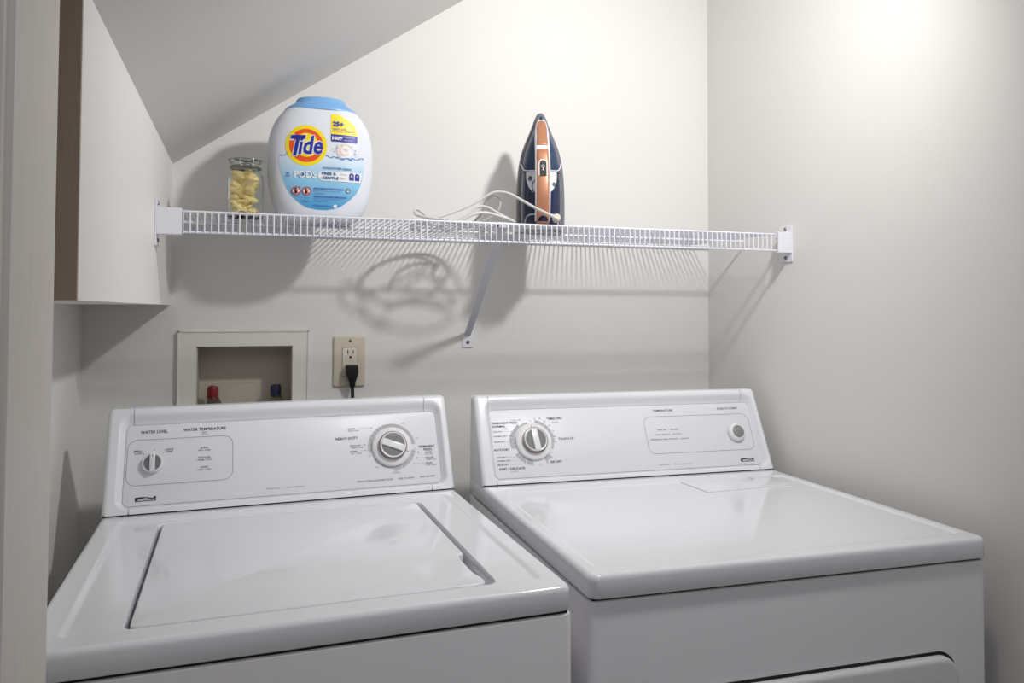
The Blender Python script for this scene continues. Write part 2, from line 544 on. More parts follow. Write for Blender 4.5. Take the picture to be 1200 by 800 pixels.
m_.box(XI0 - .0005, XI0 + .002, -.002, .086, ZI0, ZI1); m_.box(XI1 - .002, XI1 + .0005, -.002, .086, ZI0, ZI1)
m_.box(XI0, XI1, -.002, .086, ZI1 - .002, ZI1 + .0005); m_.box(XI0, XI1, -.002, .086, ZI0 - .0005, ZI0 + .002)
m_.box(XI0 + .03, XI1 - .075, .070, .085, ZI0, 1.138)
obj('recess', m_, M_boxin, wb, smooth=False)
def valve(x, material, lab):
    v = MB(wl)
    v.lathe([(.011, 0), (.0125, .003), (.0125, .012), (.009, .018), (.009, .026)], (x, .045, 1.086), 8)
    v.tube([(x + .003, .047, 1.106), (x + .007, .020, 1.098)], [.0125, .0125], 6)
    v.tube([(x + .007, .022, 1.098), (x + .008, .012, 1.096)], [.0095, .0095], 16)
    v.lathe([(.009, -.05), (.009, .0)], (x, .045, 1.088), 12)
    vo = obj('supply_valve', v, M_brass, wb)
    h = MB(wl)
    h.lathe([(.009, 0), (.0115, .002), (.0118, .020), (.010, .0245), (.006, .026)], (x, .042, 1.110), 8)
    ho = obj('valve_handle', h, material, vo, angle=25); ho['label'] = lab
valve(0.3375, M_red, 'red valve handle'); valve(0.468, M_blue, 'dark blue valve handle')

# ------------------------------------------------------------------ power outlet + plug
op = thing('power_outlet', 'almond wall plate with a three-prong power outlet right of the supply box', 'outlet', (0.6232, 0, 1.187))
def ol(x, y, z): return (x, -z, y)         # builder x,y = wall plane, z = out of the wall
m_ = MB(ol); m_.slab(rrect(-.0352, .0348, -.0560, .0562, .0045), 0.0003, .0062, .0032, 4)
obj('wall_plate', m_, M_outlet, op)
m_ = MB(ol); m_.slab(rrect(-.0155, .0172, -.033, .0305, .0015), .0062, .0080, .0008, 2)
rc = obj('receptacle', m_, M_outletw, op)
m_ = MB(ol); m_.slab(rrect(-.0162, .0179, -.0337, .0312, .0018), .0062, .0064, 0)
obj('receptacle_seam', m_, M_darkgap, op, smooth=False)
m_ = MB(ol)
m_.slab(rrect(-.0049, -.0028, .0165, .0250, .0004, 2), .0078, .0082); m_.slab(rrect(.0068, .0089, .0172, .0243, .0004, 2), .0078, .0082)
m_.slab([(.002 + .0028 * cos(a), .0096 + .0028 * sin(a)) for a in [2 * pi * k / 14 for k in range(14)]], .0078, .0082)
obj('slots', m_, M_darkgap, rc, smooth=False)
m_ = MB(ol); m_.lathe([(.0032, .0062), (.0028, .0072), (.001, .0076)], (.0012, .0458, 0), 12)
obj('screw', m_, M_screw, op)

pc = thing('power_plug', 'black moulded power plug and cord hanging from the wall outlet behind the washer', 'plug', (0.6265, -.008, 1.165))
def pl(x, y, z): return (x, -z, y)
m_ = MB(pl)
rings = []
for yy, w, z0, z1 in ((.0145, .0130, .0003, .022), (.0135, .0135, .0002, .026), (-.004, .0135, .0002, .027), (-.012, .0105, .002, .025), (-.022, .0072, .005, .021), (-.034, .0058, .0065, .0175)):
    zc, hz = (z0 + z1) / 2, (z1 - z0) / 2
    rings.append([(w * (abs(cos(a)) ** .5) * (1 if cos(a) > 0 else -1) + .002 * (0.0145 - yy) / .05, yy, zc + hz * (abs(sin(a)) ** .5) * (1 if sin(a) > 0 else -1)) for a in [2 * pi * (k + .5) / 20 for k in range(20)]])
m_.loft(rings)
obj('plug_body', m_, M_rubber, pc)
m_ = MB(pl); m_.tube(smooth_path([(.0017, -.030, .012), (.0022, -.050, .0125), (.0025, -.090, .016), (.000, -.20, .014), (-.002, -.45, .012)], 6), .0040, 10)
obj('cord', m_, M_rubber, pc)

# ------------------------------------------------------------------ washer / dryer bodies
UNIT = 1.0
def lin(a, b, step):
    n = max(1, int(math.ceil((b - a) / step))); return [a + (b - a) * k / n for k in range(n + 1)]
def merged(*ls):
    o = sorted(set(round(x, 6) for l in ls for x in l)); r = [o[0]]
    for x in o[1:]:
        if x - r[-1] > 2e-4: r.append(x)
    return r

def top_panel(name, parent, W, D, zt, th, depth_fn, us, vs_, rc=.016, re=.009, material=None):
    """pressed enamel top: height field with rolled edges at left, right and front"""
    m_ = MB()
    def pos(u, v):
        # plan corners at the front
        for cx, sg in ((rc, -1), (W - rc, 1)):
            if v < rc and (u - cx) * sg > 0:
                dx, dy = u - cx, v - rc
                l = hypot(dx, dy)
                if l > rc: u, v = cx + dx / l * rc, rc + dy / l * rc
        e = min(-sdf(u, v, 0, W, 0, D + 1, rc), D * 2)
        e = max(e, 0)
        d = re - sqrt(max(re * re - (re - e) ** 2, 0)) if e < re else 0
        return (u, v, zt - d - depth_fn(u, v))
    m_.grid(us, vs_, pos)
    nu, nv = len(us), len(vs_)
    per = [i for i in range(nu)] + [j * nu + nu - 1 for j in range(1, nv)] + [(nv - 1) * nu + i for i in range(nu - 2, -1, -1)] + [j * nu for j in range(nv - 2, 0, -1)]
    o = len(m_.v); P = [m_.v[i] for i in per]; n = len(per)
    rb = .003
    for (off, z) in ((0, zt - th + rb), (rb * .3, zt - th + rb * .3), (rb, zt - th)):
        m_.v += [(p[0] + (off if p[0] < W / 2 else -off), p[1] + off * (1 if p[1] < D / 2 else -1), z) for p in P]
    rings = [per, [o + i for i in range(n)], [o + n + i for i in range(n)], [o + 2 * n + i for i in range(n)]]
    for a, b in zip(rings, rings[1:]):
        for i in range(n):
            j = (i + 1) % n; m_.f.append((a[i], b[i], b[j], a[j]))
    m_.f.append(tuple(rings[-1]))
    return obj(name, m_, material or M_enamel, parent, angle=50)

def console(parent, W, v0, zt, L, v1, h, ps0, ps1, pt0, pt1, wx, seams, Dback):
    """control console: a leaning front face with rolled corners and a recessed face panel"""
    ey, ez = (v1 - v0) / L, h / L
    def T(s, t, n): return (s, v0 + t * ey - n * ez, zt + t * ez + n * ey)
    DP = .013
    RO = .011
    us = merged(lin(0, RO, .0012), lin(RO, ps0 - wx, .003), lin(ps0 - wx, ps0 + .014, .0012), lin(ps0 + .014, ps1 - .014, .02), lin(ps1 - .014, ps1 + wx, .0012), lin(ps1 + wx, W - RO, .003), lin(W - RO, W, .0012),
                *[[s - .0011, s - .0005, s + .0005, s + .0011] for s in seams])
    ts = merged(lin(0, pt0 + .012, .0012), lin(pt0 + .012, pt1 - .014, .006), lin(pt1 - .014, pt1 + .032, .0014), lin(pt1 + .032, L - RO, .0025), lin(L - RO, L, .0012))
    def depth(s, t):
        e = min(s, W - s, L - t)
        d = 0.0
        es = min(s, W - s); et = L - t
        ax, ay = max(RO - es, 0), max(RO - et, 0)
        q = min(hypot(ax, ay), RO)
        d += RO - sqrt(RO * RO - q * q)
        sd = sdf(s, t, ps0, ps1, pt0, pt1, .012)
        if sd <= 0.0004: d += DP + .0022
        else:
            eps = 1e-4
            gx = (sdf(s + eps, t, ps0, ps1, pt0, pt1, .012) - sd) / eps; gt = (sdf(s, t + eps, ps0, ps1, pt0, pt1, .012) - sd) / eps
            w = hypot(gx * wx, gt * (0.021 if gt > 0 else 0.008))
            d += DP * (1 - ss(sd / w)) if sd < w else 0
        for sm in seams:
            if abs(s - sm) < .0007 and sd > 0.0004: d += .0028
        return d
    def pos(s, t):
        es = min(s, W - s); et = L - t
        if es < RO and et < RO:
            dx, dy = RO - es, RO - et; l = hypot(dx, dy)
            if l > RO:
                k = RO / l
                s = (RO - dx * k) if s < W / 2 else W - (RO - dx * k); t = L - (RO - dy * k)
        return T(s, t, -depth(s, t))
    m_ = MB(); m_.grid(us, ts, pos)
    nu, nv = len(us), len(ts)
    per = [i for i in range(nu)] + [j * nu + nu - 1 for j in range(1, nv)] + [(nv - 1) * nu + i for i in range(nu - 2, -1, -1)] + [j * nu for j in range(nv - 2, 0, -1)]
    n = len(per); o = len(m_.v)
    P = [m_.v[i] for i in per]
    # back ring, straight back to the plane y = Dback (kept inside the outline)
    m_.v += [(p[0], Dback, p[2] + (0.0 if p[2] < zt + h * .9 else 0.001)) for p in P]
    for i in range(n):
        j = (i + 1) % n; m_.f.append((per[i], o + i, o + j, per[j]))
    m_.f.append(tuple(o + i for i in range(n)))
    body = obj('console', m_, M_console, parent, angle=50)
    # faceplate
    g = .0007
    m_ = MB(T); m_.slab(rrect(ps0 + g, ps1 - g, pt0 + g, pt1 - g, .0115), -DP - .0021, -DP, .0004, 2)
    fp = obj('faceplate', m_, M_plate, body)
    F0 = -DP
    return body, fp, T, F0

def machine_base(name, label, cat, x, yf, rz, tl, W, D, zl):
    o = thing(name, label, cat, (x + .90 * tl, yf, -.35 * tl + .002), (0, -tl, rz))
    return o

def cabinet(parent, W, D, z0, z1, material, door=None, y0=0.0):
    r = .012
    P = [(0, D), (0, y0 + r)] + [(r - r * cos(a), y0 + r - r * sin(a)) for a in [pi / 2 * k / 5 for k in range(1, 6)]] + [(W - r + r * sin(a), y0 + r - r * cos(a)) for a in [pi / 2 * k / 5 for k in range(0, 6)]] + [(W, D)]
    m_ = MB(); m_.slab(list(P), z0, z1, .0025, 2)
    o = obj('cabinet', m_, material, parent)
    return o

def feet(parent, W, D):
    for u, v in ((.05, .06), (W - .05, .06), (.05, D - .06), (W - .05, D - .06)):
        m_ = MB(); m_.lathe([(.020, .0), (.022, .006), (.018, .014), (.007, .015), (.007, .045)], (u, v, 0.0), 14)
        obj('foot', m_, M_rubber, parent)

# ---- washer
W, D, ZT, TH = 0.6855, 0.745, 0.9119, 0.0355
washer = machine_base('washing_machine', 'white top-loading washing machine with a closed lid, left of the dryer', 'washing machine', 0.1986, -0.9547, .0115, .0077, W, D, 0)
LX0, LX1, LY0, LY1 = 0.1062, 0.5925, 0.0535, 0.5665       # lid basin
us = merged(lin(0, .012, .0012), lin(.012, .028, .004), lin(.028, .052, .002), lin(.052, LX0 - .004, .02), lin(LX0 - .004, LX0 + .012, .0011), lin(LX0 + .012, LX1 - .014, .03), lin(LX1 - .014, LX1 + .004, .0011), lin(LX1 + .004, .636, .01), lin(.636, .664, .002), lin(.664, W - .012, .004), lin(W - .012, W, .0012))
vv = merged(lin(0, .012, .0012), lin(.012, .036, .004), lin(.036, .066, .0011), lin(.066, .54, .03), lin(.54, .60, .0014), lin(.60, D, .02))
def wdepth(u, v):
    d = 0
    d += .0040 * (1 - ss((sdf(u, v, .040, .652, .048, .585, .006) + .004) / .010))
    d += .0200 * (1 - ss((sdf(u, v, LX0 + .001, LX1 - .001, LY0 + .001, LY1 - .001, .016) + .003) / .005))
    return d
top_panel('top_panel', washer, W, D, ZT, TH, wdepth, us, vv)
m_ = MB(); RL = [(.1128, .560), (.1125, .075), (.1135, .066), (.117, .0605), (.123, .0585)]
RR = [(.560, .0585), (.571, .0605), (.5765, .0655), (.5785, .073), (.578, .083), (.5755, .096), (.5725, .108), (.5715, .122), (.5712, .160), (.5715, .190), (.5735, .196), (.5800, .200), (.5832, .206), (.5836, .215), (.5836, .560)]
pts = RL + RR
m_.slab(pts, ZT - .0148, ZT - .0030, .0030, 4)
lid = obj('lid', m_, M_enamel, washer, angle=40)
cabinet(washer, W, D, .015, ZT - TH - .0042, M_enamel_side)
m_ = MB(); m_.box(.006, W - .006, .006, D - .01, ZT - TH - .006, ZT - TH + .002)
obj('gap_shade', m_, M_darkgap, washer, smooth=False)  # dark box stands in for the shade between top and cabinet
feet(washer, W, D)
wcon, wface, WT, F0 = console(washer, W, 0.6277, ZT + .0030, 0.2129, 0.7179, 0.1928, .0335, .6605, .0170, .1775, .0115, (.0470, .6350), 0.7440)
m_ = MB(); m_.box(.004, W - .004, 0.6295, .742, ZT - .003, ZT + .0045)
obj('console_gap_shade', m_, M_darkgap, wcon, smooth=False)  # dark strip painted as the shade in the gap under the console

ZP = F0 + .00035
def plate_scale(T, a, b):
    k_ = 1.0078
    return lambda s_, t_, n_: T(k_ * s_ + a, k_ * t_ + b, n_)
WP = plate_scale(WT, -.0018, .0027)
def rect_outline(mb, x0, x1, y0, y1, r, w, z):
    outline_ring(mb, rrect(x0, x1, y0, y1, r), rrect(x0 + w, x1 - w, y0 + w, y1 - w, r - w), z)
ink = MB(WP); inkg = MB(WP)
rect_outline(inkg, .0388, .2332, .0530, .1437, .018, .0008, ZP)
text(ink, 'WATER LEVEL', .0608, .1104, .1586, .0060, ZP, bold=.02)
text(ink, 'WATER TEMPERATURE', .1389, .2194, .1592, .0060, ZP, bold=.02)
ctext(ink, 'Rinse', .1786, .1525, .0028, ZP); ctext(inkg, 'Cold/Warm', .1786, .1484, .0022, ZP)
for s_, a, b, c in (('SMALL', .0578, .1213, .0155), ('LOAD', .0585, .1165, .0130), ('LARGE', .1145, .1217, .0155), ('LOAD', .1140, .1172, .0130)):
    ctext(ink, s_, a, b, .0036, ZP, w=c, bold=.01)
for s_, a, b, c, h in (('SUPER', .1792, .1208, .0150, .0034), ('HOT / COLD', .1794, .1158, .0225, .0030), ('REGULAR', .1795, .1012, .0215, .0034), ('WARM / COLD', .1795, .0962, .0260, .0030), ('SHORT', .1800, .0817, .0155, .0034), ('COLD / COLD', .1796, .0766, .0245, .0030)):
    ctext(ink, s_, a, b, h, ZP, w=c, bold=.01)
for a, b, an in ((.0685, .1148, 2.2), (.0870, .1222, 1.4), (.1037, .1148, .9)):
    dx, dy = .0014 * cos(an), .0014 * sin(an)
    ink.poly([(a - dx - .0005, b - dy, ZP), (a - dx + .0005, b - dy, ZP), (a + dx + .0005, b + dy, ZP), (a + dx - .0005, b + dy, ZP)])
text(inkg, 'Heavy Duty', .2963, .3227, .0285, .0038, ZP, bold=0, shear=.2); text(inkg, '·', .3290, .3298, .0285, .0008, ZP); text(inkg, 'Super Capacity', .3359, .3711, .0285, .0038, ZP, bold=0, shear=.2)
text(ink, 'HEAVY DUTY', .4378, .4846, .1225, .0056, ZP, bold=.02)
for s_, x0, y_, w_, h in (('SHORT', .4645, .1426, .0155, .0032), ('COLD / COLD', .4645, .1383, .0235, .0026), ('REGULAR', .4672, .1062, .0215, .0032), ('WARM / COLD', .4685, .1018, .0255, .0026), ('SUPER', .4665, .0935, .0155, .0032), ('HOT / COLD', .4680, .0890, .0225, .0026),
                          ('SUPER', .6262, .0818, .0155, .0032), ('HOT / COLD', .6262, .0776, .0180, .0024), ('REGULAR', .6265, .0706, .0185, .0032), ('WARM / COLD', .6275, .0662, .0225, .0026), ('SHORT', .6262, .0583, .0150, .0032), ('COLD / COLD', .6262, .0540, .0225, .0026)):
    text(ink, s_, x0, x0 + w_, y_, h, ZP, bold=.006)
ctext(ink, 'PERMANENT', .6318, .0952, .0050, ZP, w=.0345, bold=.02); ctext(ink, 'PRESS', .6332, .0882, .0050, ZP, w=.0185, bold=.02)
for s_, a, b in (('8', .5146, .1425), ('12', .4979, .1063), ('14', .4993, .0942), ('10', .6120, .0830), ('8', .6081, .0708), ('6', .6005, .0590)):
    ctext(ink, s_, a, b, .0032, ZP, bold=.01)
for s_, a, b in (('RINSE', .5842, .1496), ('SPIN', .6112, .1145), ('OFF', .6053, .0910), ('OFF', .5085, .0893), ('SPIN', .5067, .0827), ('RINSE', .5217, .0570), ('FINAL', .5599, .0452), ('COOL RINSE', .5601, .0418)):
    ctext(inkg, s_, a, b, .0022, ZP, bold=0)
text(ink, 'PUSH & TURN CLOCKWISE TO SET', .4776, .5528, .0292, .0034, ZP, bold=.006); text(ink, 'PULL TO START', .5646, .5981, .0292, .0034, ZP, bold=.006); text(ink, 'PUSH TO STOP', .6106, .6430, .0295, .0034, ZP, bold=.006)
for x0, x1, y_ in ((.4860, .5100, .1427), (.4895, .4950, .1063), (.486, .4965, .0942), (.6170, .6245, .0707), (.6065, .6240, .0590)):
    inkg.poly([(x0, y_ - .00015, ZP), (x1, y_ - .00015, ZP), (x1, y_ + .00015, ZP), (x0, y_ + .00015, ZP)])
p_ = obj('printed_lettering', ink, M_ink, wcon, smooth=False, fixn=False)
p_ = obj('printed_lettering', inkg, M_inkg, wcon, smooth=False, fixn=False)
band = MB(WT); DC = (.5580, .1018)
A = radians
for a0, a1 in ((112, 5), (121, 114), (130, 123), (139, 132), (151, 141), (163, 153), (176, 165), (187, 178), (-12, -20), (-22, -30), (-32, -41), (-43, -54), (-56, -66)):
    arcband(band, *DC, .0440, .0515, A(a0 + (.5 if a0 > a1 else -.5)), A(a1 - (.5 if a0 > a1 else -.5)), ZP)
arcband(band, *DC, .0440, .0505, A(-68), A(-88), ZP)
arcband(band, *DC, .0440, .0475, A(-88), A(-150), ZP)
obj('dial_markings', band, M_inkband, wcon, smooth=False, fixn=False)

for o_ in list(wcon.children):
    if o_.name.startswith('printed'): o_['kind'] = 'stuff'

def logo(T, parent, x, y, w, h):
    k = MB(T)
    z = F0 + .0003
    k.poly([(x, y - h / 2, z), (x + w, y - h / 2, z), (x + w, y + h / 2 * 1.05, z), (x + w * .90, y + h / 2 * .9, z), (x + w * .84, y + h * .15, z), (x + w * .62, y + h / 2 * .8, z), (x + w * .30, y + h / 2 * .95, z), (x, y + h / 2 * .8, z)])
    a = obj('brand_badge', k, M_black, parent, smooth=False, fixn=False)
    k = MB(T)
    z += .0003
    text(k, 'Kenmore', x + w * .16, x + w * .95, y - h * .12, h * .52, z, bold=.02, shear=.45)
    n = 12
    up = [(x + w * (.04 + .70 * i / n), y + h * (-.30 + .58 * sin(pi * .5 * i / n))) for i in range(n + 1)]
    V = [(a_, b_, z) for a_, b_ in up] + [(a_ + w * .01, b_ - h * .10 * sin(pi * i / n) - h * .02, z) for i, (a_, b_) in reversed(list(enumerate(up)))]
    k.poly(V)
    obj('badge_lettering', k, M_whiteprint, a, smooth=False, fixn=False)
logo(WP, wcon, .0573, .0272, .0368, .0088)

def dial(T, parent, c, R, Rc, ang, bar):
    k = MB(T); z = F0
    k.lathe([(R, z + .0002), (R, z + .004), (R - .002, z + .0065), (R - .006, z + .0080), (Rc + .003, z + .0095), (Rc + .001, z + .010)], (c[0], c[1], 0), 56)
    kd = obj('timer_dial', k, M_knobwhite, parent, angle=40)
    k = MB(T); k.lathe([(Rc + .0024, z + .009), (Rc + .0022, z + .0165), (Rc, z + .0175), (Rc - .001, z + .0175)], (c[0], c[1], 0), 48)
    obj('dial_rim', k, M_taupe, kd)
    k = MB(T); k.lathe([(Rc - .0005, z + .010), (Rc - .0005, z + .0195), (Rc - .0015, z + .0208), (Rc - .0030, z + .0205), (Rc - .0042, z + .0180), (0.0001, z + .0180)], (c[0], c[1], 0), 48)
    Rb = Rc - .0038
    lens(k, c[0], c[1], Rb + .001, -bar, bar, ang, z + .0175, z + .0225, rr=.0012)
    obj('dial_cap', k, M_knobwhite, kd, angle=40)
    k = MB(T)
    lens(k, c[0], c[1], Rb, bar + .0004, Rb * .995, ang, z + .0170, z + .0186, rr=.0003)
    lens(k, c[0], c[1], Rb, -Rb * .995, -bar - .0004, ang, z + .0170, z + .0186, rr=.0003)
    obj('dial_inlay', k, M_knobgrey, kd, smooth=False)
    k = MB(T)
    dx, dy = -sin(ang), cos(ang)
    a, b = c[0] + dx * (Rc + .006), c[1] + dy * (Rc + .006)
    k.poly([(a - dy * .0006 - dx * .0022, b + dx * .0006 - dy * .0022, z + .0101), (a + dy * .0006 - dx * .0022, b - dx * .0006 - dy * .0022, z + .0101), (a + dy * .0006 + dx * .0022, b - dx * .0006 + dy * .0022, z + .0092), (a - dy * .0006 + dx * .0022, b + dx * .0006 + dy * .0022, z + .0092)])
    obj('dial_pointer', k, M_black, kd, smooth=False, fixn=False)
dial(WT, wcon, DC, .0432, .0285, radians(-113), .0072)

def knob(T, parent, c, R):
    k = MB(T); z = F0
    k.lathe([(R * .88, z), (R, z + .001), (R, z + .009), (R - .0012, z + .0105), (R - .0025, z + .0105), (R - .0032, z + .0098), (.0001, z + .0098)], (c[0], c[1], 0), 40)
    lens(k, c[0], c[1], R - .0010, -.0050, .0050, 0.02, z + .009, z + .0165, rr=.0018)
    ko = obj('water_level_knob', k, M_knobwhite, parent, angle=40)
    k = MB(T)
    lens(k, c[0], c[1], R - .0036, .0054, (R - .0036) * .99, 0.02, z + .0092, z + .0108, rr=.0003)
    lens(k, c[0], c[1], R - .0036, -(R - .0036) * .99, -.0054, 0.02, z + .0092, z + .0108, rr=.0003)
    obj('knob_inlay', k, M_knobgrey, ko, smooth=False)
    k = MB(T); k.poly([(c[0] - .0006, c[1] + R * .55, z + .01655), (c[0] + .0004, c[1] + R * .55, z + .01655), (c[0] + .0004, c[1] + R * .8, z + .01655), (c[0] - .0006, c[1] + R * .8, z + .01655)])
    obj('knob_pointer', k, M_black, ko, smooth=False, fixn=False)
knob(WT, wcon, (.0843, .0978), .0192)

# ---- dryer
W2, D2, TH2, ZT2 = 0.7380, 0.712, 0.0357, 0.9151
dryer = machine_base('clothes_dryer', 'white front-loading clothes dryer with a flat top, right of the washer', 'dryer', 0.9196, -0.9269, -.0261, -.0047, W2, D2, 0)
us = merged(lin(0, .012, .0012), lin(.012, .020, .003), lin(.020, .036, .002), lin(.036, .435, .03), lin(.435, .460, .004), lin(.46, .66, .02), lin(.66, .68, .004), lin(.68, .704, .01), lin(.704, .722, .002), lin(.722, W2 - .012, .003), lin(W2 - .012, W2, .0012))
vv = merged(lin(0, .012, .0012), lin(.012, .026, .004), lin(.026, .046, .002), lin(.046, .42, .03), lin(.42, .51, .008), lin(.51, .56, .002), lin(.56, D2, .02))
def ddepth(u, v):
    return .0032 * (1 - ss((sdf(u, v, .026, .712, .034, .540, .010) + .004) / .010))
top_panel('top_panel', dryer, W2, D2, ZT2, TH2, ddepth, us, vv)
# lint filter cover let into the top
m_ = MB(); m_.slab([(.4535, .4350), (.675, .4490), (.6885, .585), (.4440, .585)][0:4], ZT2 - .0046, ZT2 - .0004, .0012, 3)
fl = obj('lint_filter_cover', m_, M_enamel, dryer)
m_ = MB(); m_.poly([(.6170, .520, ZT2 - .00025), (.6345, .528, ZT2 - .00025), (.6230, .5415, ZT2 - .00025)])
obj('arrow_mark', m_, M_inkband, fl, smooth=False, fixn=False)
# fine scratches in the enamel
SCR = [(.407, .351), (.399, .267), (.281, .239), (.260, .184), (.304, .187), (.392, .213), (.161, .427), (.535, .192), (.602, .224), (.338, .272), (.310, .336)]
m_ = MB(); rs = random.Random(3)
zs = ZT2 - .0031
for (a_, b_), l_ in zip(SCR, (.010, .008, .004, .005, .012, .006, .008, .004, .010, .004, .004)):
    an = rs.uniform(-.5, 1.0); dx_, dy_ = l_ / 2 * cos(an), l_ / 2 * sin(an); w_ = .0005
    m_.add([(a_ - dx_, b_ - dy_, zs), (a_ + w_, b_ - w_, zs), (a_ + dx_, b_ + dy_, zs), (a_ - w_, b_ + w_, zs)], [(0, 1, 2, 3)])
sc_ = obj('scratches', m_, mat('scratch_grey', (120, 120, 124), .6), dryer, smooth=False, fixn=False); sc_['kind'] = 'stuff'
# cabinet; a dark slab stands in for the shaded groove round the door
body = cabinet(dryer, W2, D2, .015, ZT2 - TH2 - .0042, M_enamel_side, y0=.004)
m_ = MB(); m_.box(.008, W2 - .008, .010, D2 - .01, ZT2 - TH2 - .006, ZT2 - TH2 + .002)
obj('gap_shade', m_, M_darkgap, dryer, smooth=False)  # near-black box gives the shade of the gap below the dryer top
def FT(x, y, z): return (x, -z, y)            # front plane: x, height, out of the machine
m_ = MB(FT)
DX0, DX1, DZ0, DZ1 = .072, .6650, .16, .7290
m_.slab(rrect(DX0 - .004, DX1 + .004, DZ0 - .004, DZ1 + .004, .040, 10), -.006, -.0030, .001, 2)
obj('door_gap', m_, M_darkgap, dryer)
m_ = MB(FT); m_.slab(rrect(DX0, DX1, DZ0, DZ1 - .0015, .037, 10), -.004, .0100, .008, 5)
obj('door', m_, M_enamel_side, dryer)
feet(dryer, W2, D2)
dcon, dface, DT, F0 = console(dryer, W2, 0.5991, ZT2 + .0030, 0.2084, 0.6897, 0.1877, .0342, .7165, .0150, .1740, .0100, (.0330, .6960), 0.7110)
m_ = MB(); m_.box(.004, W2 - .004, 0.601, .708, ZT2 - .003, ZT2 + .0045)
obj('console_gap_shade', m_, M_darkgap, dcon, smooth=False)  # shade under the dryer console, put in as a dark strip
DPT = plate_scale(DT, .0035, .0029)
ink = MB(DPT); inkg = MB(DPT)
rect_outline(inkg, .4110, .6980, .0500, .1412, .018, .0008, ZP)
text(ink, 'TEMPERATURE', .4416, .4940, .1555, .0052, ZP, bold=.01)
text(ink, 'PUSH TO START', .6177, .6749, .1555, .0052, ZP, bold=.01)
text(ink, 'TIMED DRY', .4422, .4680, .1077, .0030, ZP, bold=0); text(ink, '-', .4715, .4730, .1077, .0004, ZP, bold=0); text(ink, 'HIGH HEAT', .4765, .4998, .1077, .0030, ZP, bold=0)
text(ink, 'KNIT / DELICATE', .4371, .4740, .0962, .0030, ZP, bold=0); text(ink, '-', .4775, .4790, .0962, .0004, ZP, bold=0); text(ink, 'LOW HEAT', .4820, .5054, .0962, .0030, ZP, bold=0)
text(ink, 'PERMANENT PRESS / NORMAL', .4210, .4920, .0848, .0030, ZP, bold=0); text(ink, '-', .4955, .4970, .0848, .0004, ZP, bold=0); text(ink, 'HIGH HEAT', .5000, .5242, .0848, .0030, ZP, bold=0)
text(inkg, 'Heavy Duty', .4307, .4552, .0233, .0036, ZP, bold=0, shear=.2); text(inkg, 'Extra Large Capacity', .4704, .5162, .0233, .0036, ZP, bold=0, shear=.2)
text(ink, 'PERMANENT PRESS', .0350, .0955, .1385, .0052, ZP, bold=.02); text(ink, 'NORMAL', .0350, .0672, .1309, .0052, ZP, bold=.02)
text(ink, 'AUTO DRY', .0335, .0707, .0770, .0052, ZP, bold=.02); text(ink, 'KNIT / DELICATE', .0417, .1006, .0339, .0056, ZP, bold=.02)
text(ink, 'TIMED DRY', .1679, .2062, .1449, .0052, ZP, bold=.02); text(ink, 'TOUCH UP', .1898, .2273, .0967, .0052, ZP, bold=.02); text(ink, 'AIR DRY', .1617, .1908, .0446, .0052, ZP, bold=.02)
for s_, x0, x1, y_ in (('LESS DRY', .0368, .0588, .1187), ('NORMAL DRY', .0372, .0675, .1083), ('MORE DRY', .0376, .0620, .0954), ('LESS DRY', .0388, .0605, .0602), ('NORMAL DRY', .0386, .0705, .0522), ('MORE DRY', .0388, .0640, .0430)):
    text(ink, s_, x0, x1, y_, .0031, ZP, bold=.006)
for s_, a, b in (('HIGH HEAT', .0653, .1248), ('CREASE GUARD', .0935, .1444), ('LOW HEAT', .0757, .0274), ('HIGH HEAT', .1876, .1368), ('OFF', .1276, .1410), ('OFF', .1679, .0660), ('OFF', .1365, .0400), ('OFF', .0828, .0790)):
    ctext(inkg, s_, a, b, .0023, ZP, bold=0)
for s_, a, b in (('70', .1384, .1464), ('60', .1509, .1460), ('50', .1621, .1391), ('40', .1726, .1290), ('30', .1795, .1162), ('20', .1816, .1028), ('10', .1822, .0904), ('20', .1674, .0539), ('10', .1552, .0438)):
    ctext(ink, s_, a, b, .0030, ZP, bold=.01)
for x0, x1, y_ in ((.061, .082, .1187), (.0695, .078, .1083), (.064, .076, .0954), (.0625, .092, .0602), (.0725, .098, .0522), (.066, .106, .0430)):
    inkg.poly([(x0, y_ - .00015, ZP), (x1, y_ - .00015, ZP), (x1, y_ + .00015, ZP), (x0, y_ + .00015, ZP)])
obj('printed_lettering', ink, M_ink, dcon, smooth=False, fixn=False)
obj('printed_lettering', inkg, M_inkg, dcon, smooth=False, fixn=False)
band = MB(DT); DC2 = (.1328, .0962)
for a0, a1, r1 in ((78, 66, .052), (64, 52, .052), (50, 38, .0525), (36, 24, .0525), (22, 10, .0525), (8, -4, .052), (-4, -22, .0495), (100, 126, .0475), (128, 150, .0530), (152, 158, .055), (160, 166, .056), (168, 176, .056), (178, 186, .0555), (188, 194, .055), (212, 218, .054), (220, 226, .054), (228, 234, .0545), (236, 242, .0545), (245, 262, .0545), (-42, -62, .0535)):
    arcband(band, *DC2, .0440, r1, A(a0 + (.5 if a0 > a1 else -.5)), A(a1 - (.5 if a0 > a1 else -.5)), ZP)
obj('dial_markings', band, M_inkband, dcon, smooth=False, fixn=False)
logo(DPT, dcon, .6482, .0248, .0365, .0084)
dial(DT, dcon, (.1335, .0960), .0432, .0275, radians(6), .0072)
for o_ in list(dcon.children):
    if o_.name.startswith('printed'): o_['kind'] = 'stuff'
k = MB(DT); z = F0
k.lathe([(.0212, z), (.0228, z + .002), (.0222, z + .008), (.0190, z + .0125), (.0160, z + .0140), (.0150, z + .0135)], (.6615, .0962, 0), 40)
bt = obj('start_button', k, M_knobwhite, dcon, angle=50)
k = MB(DT); k.lathe([(.0150, z + .004), (.0150, z + .0150), (.0138, z + .0165), (.0001, z + .0172)], (.6615, .0962, 0), 36)
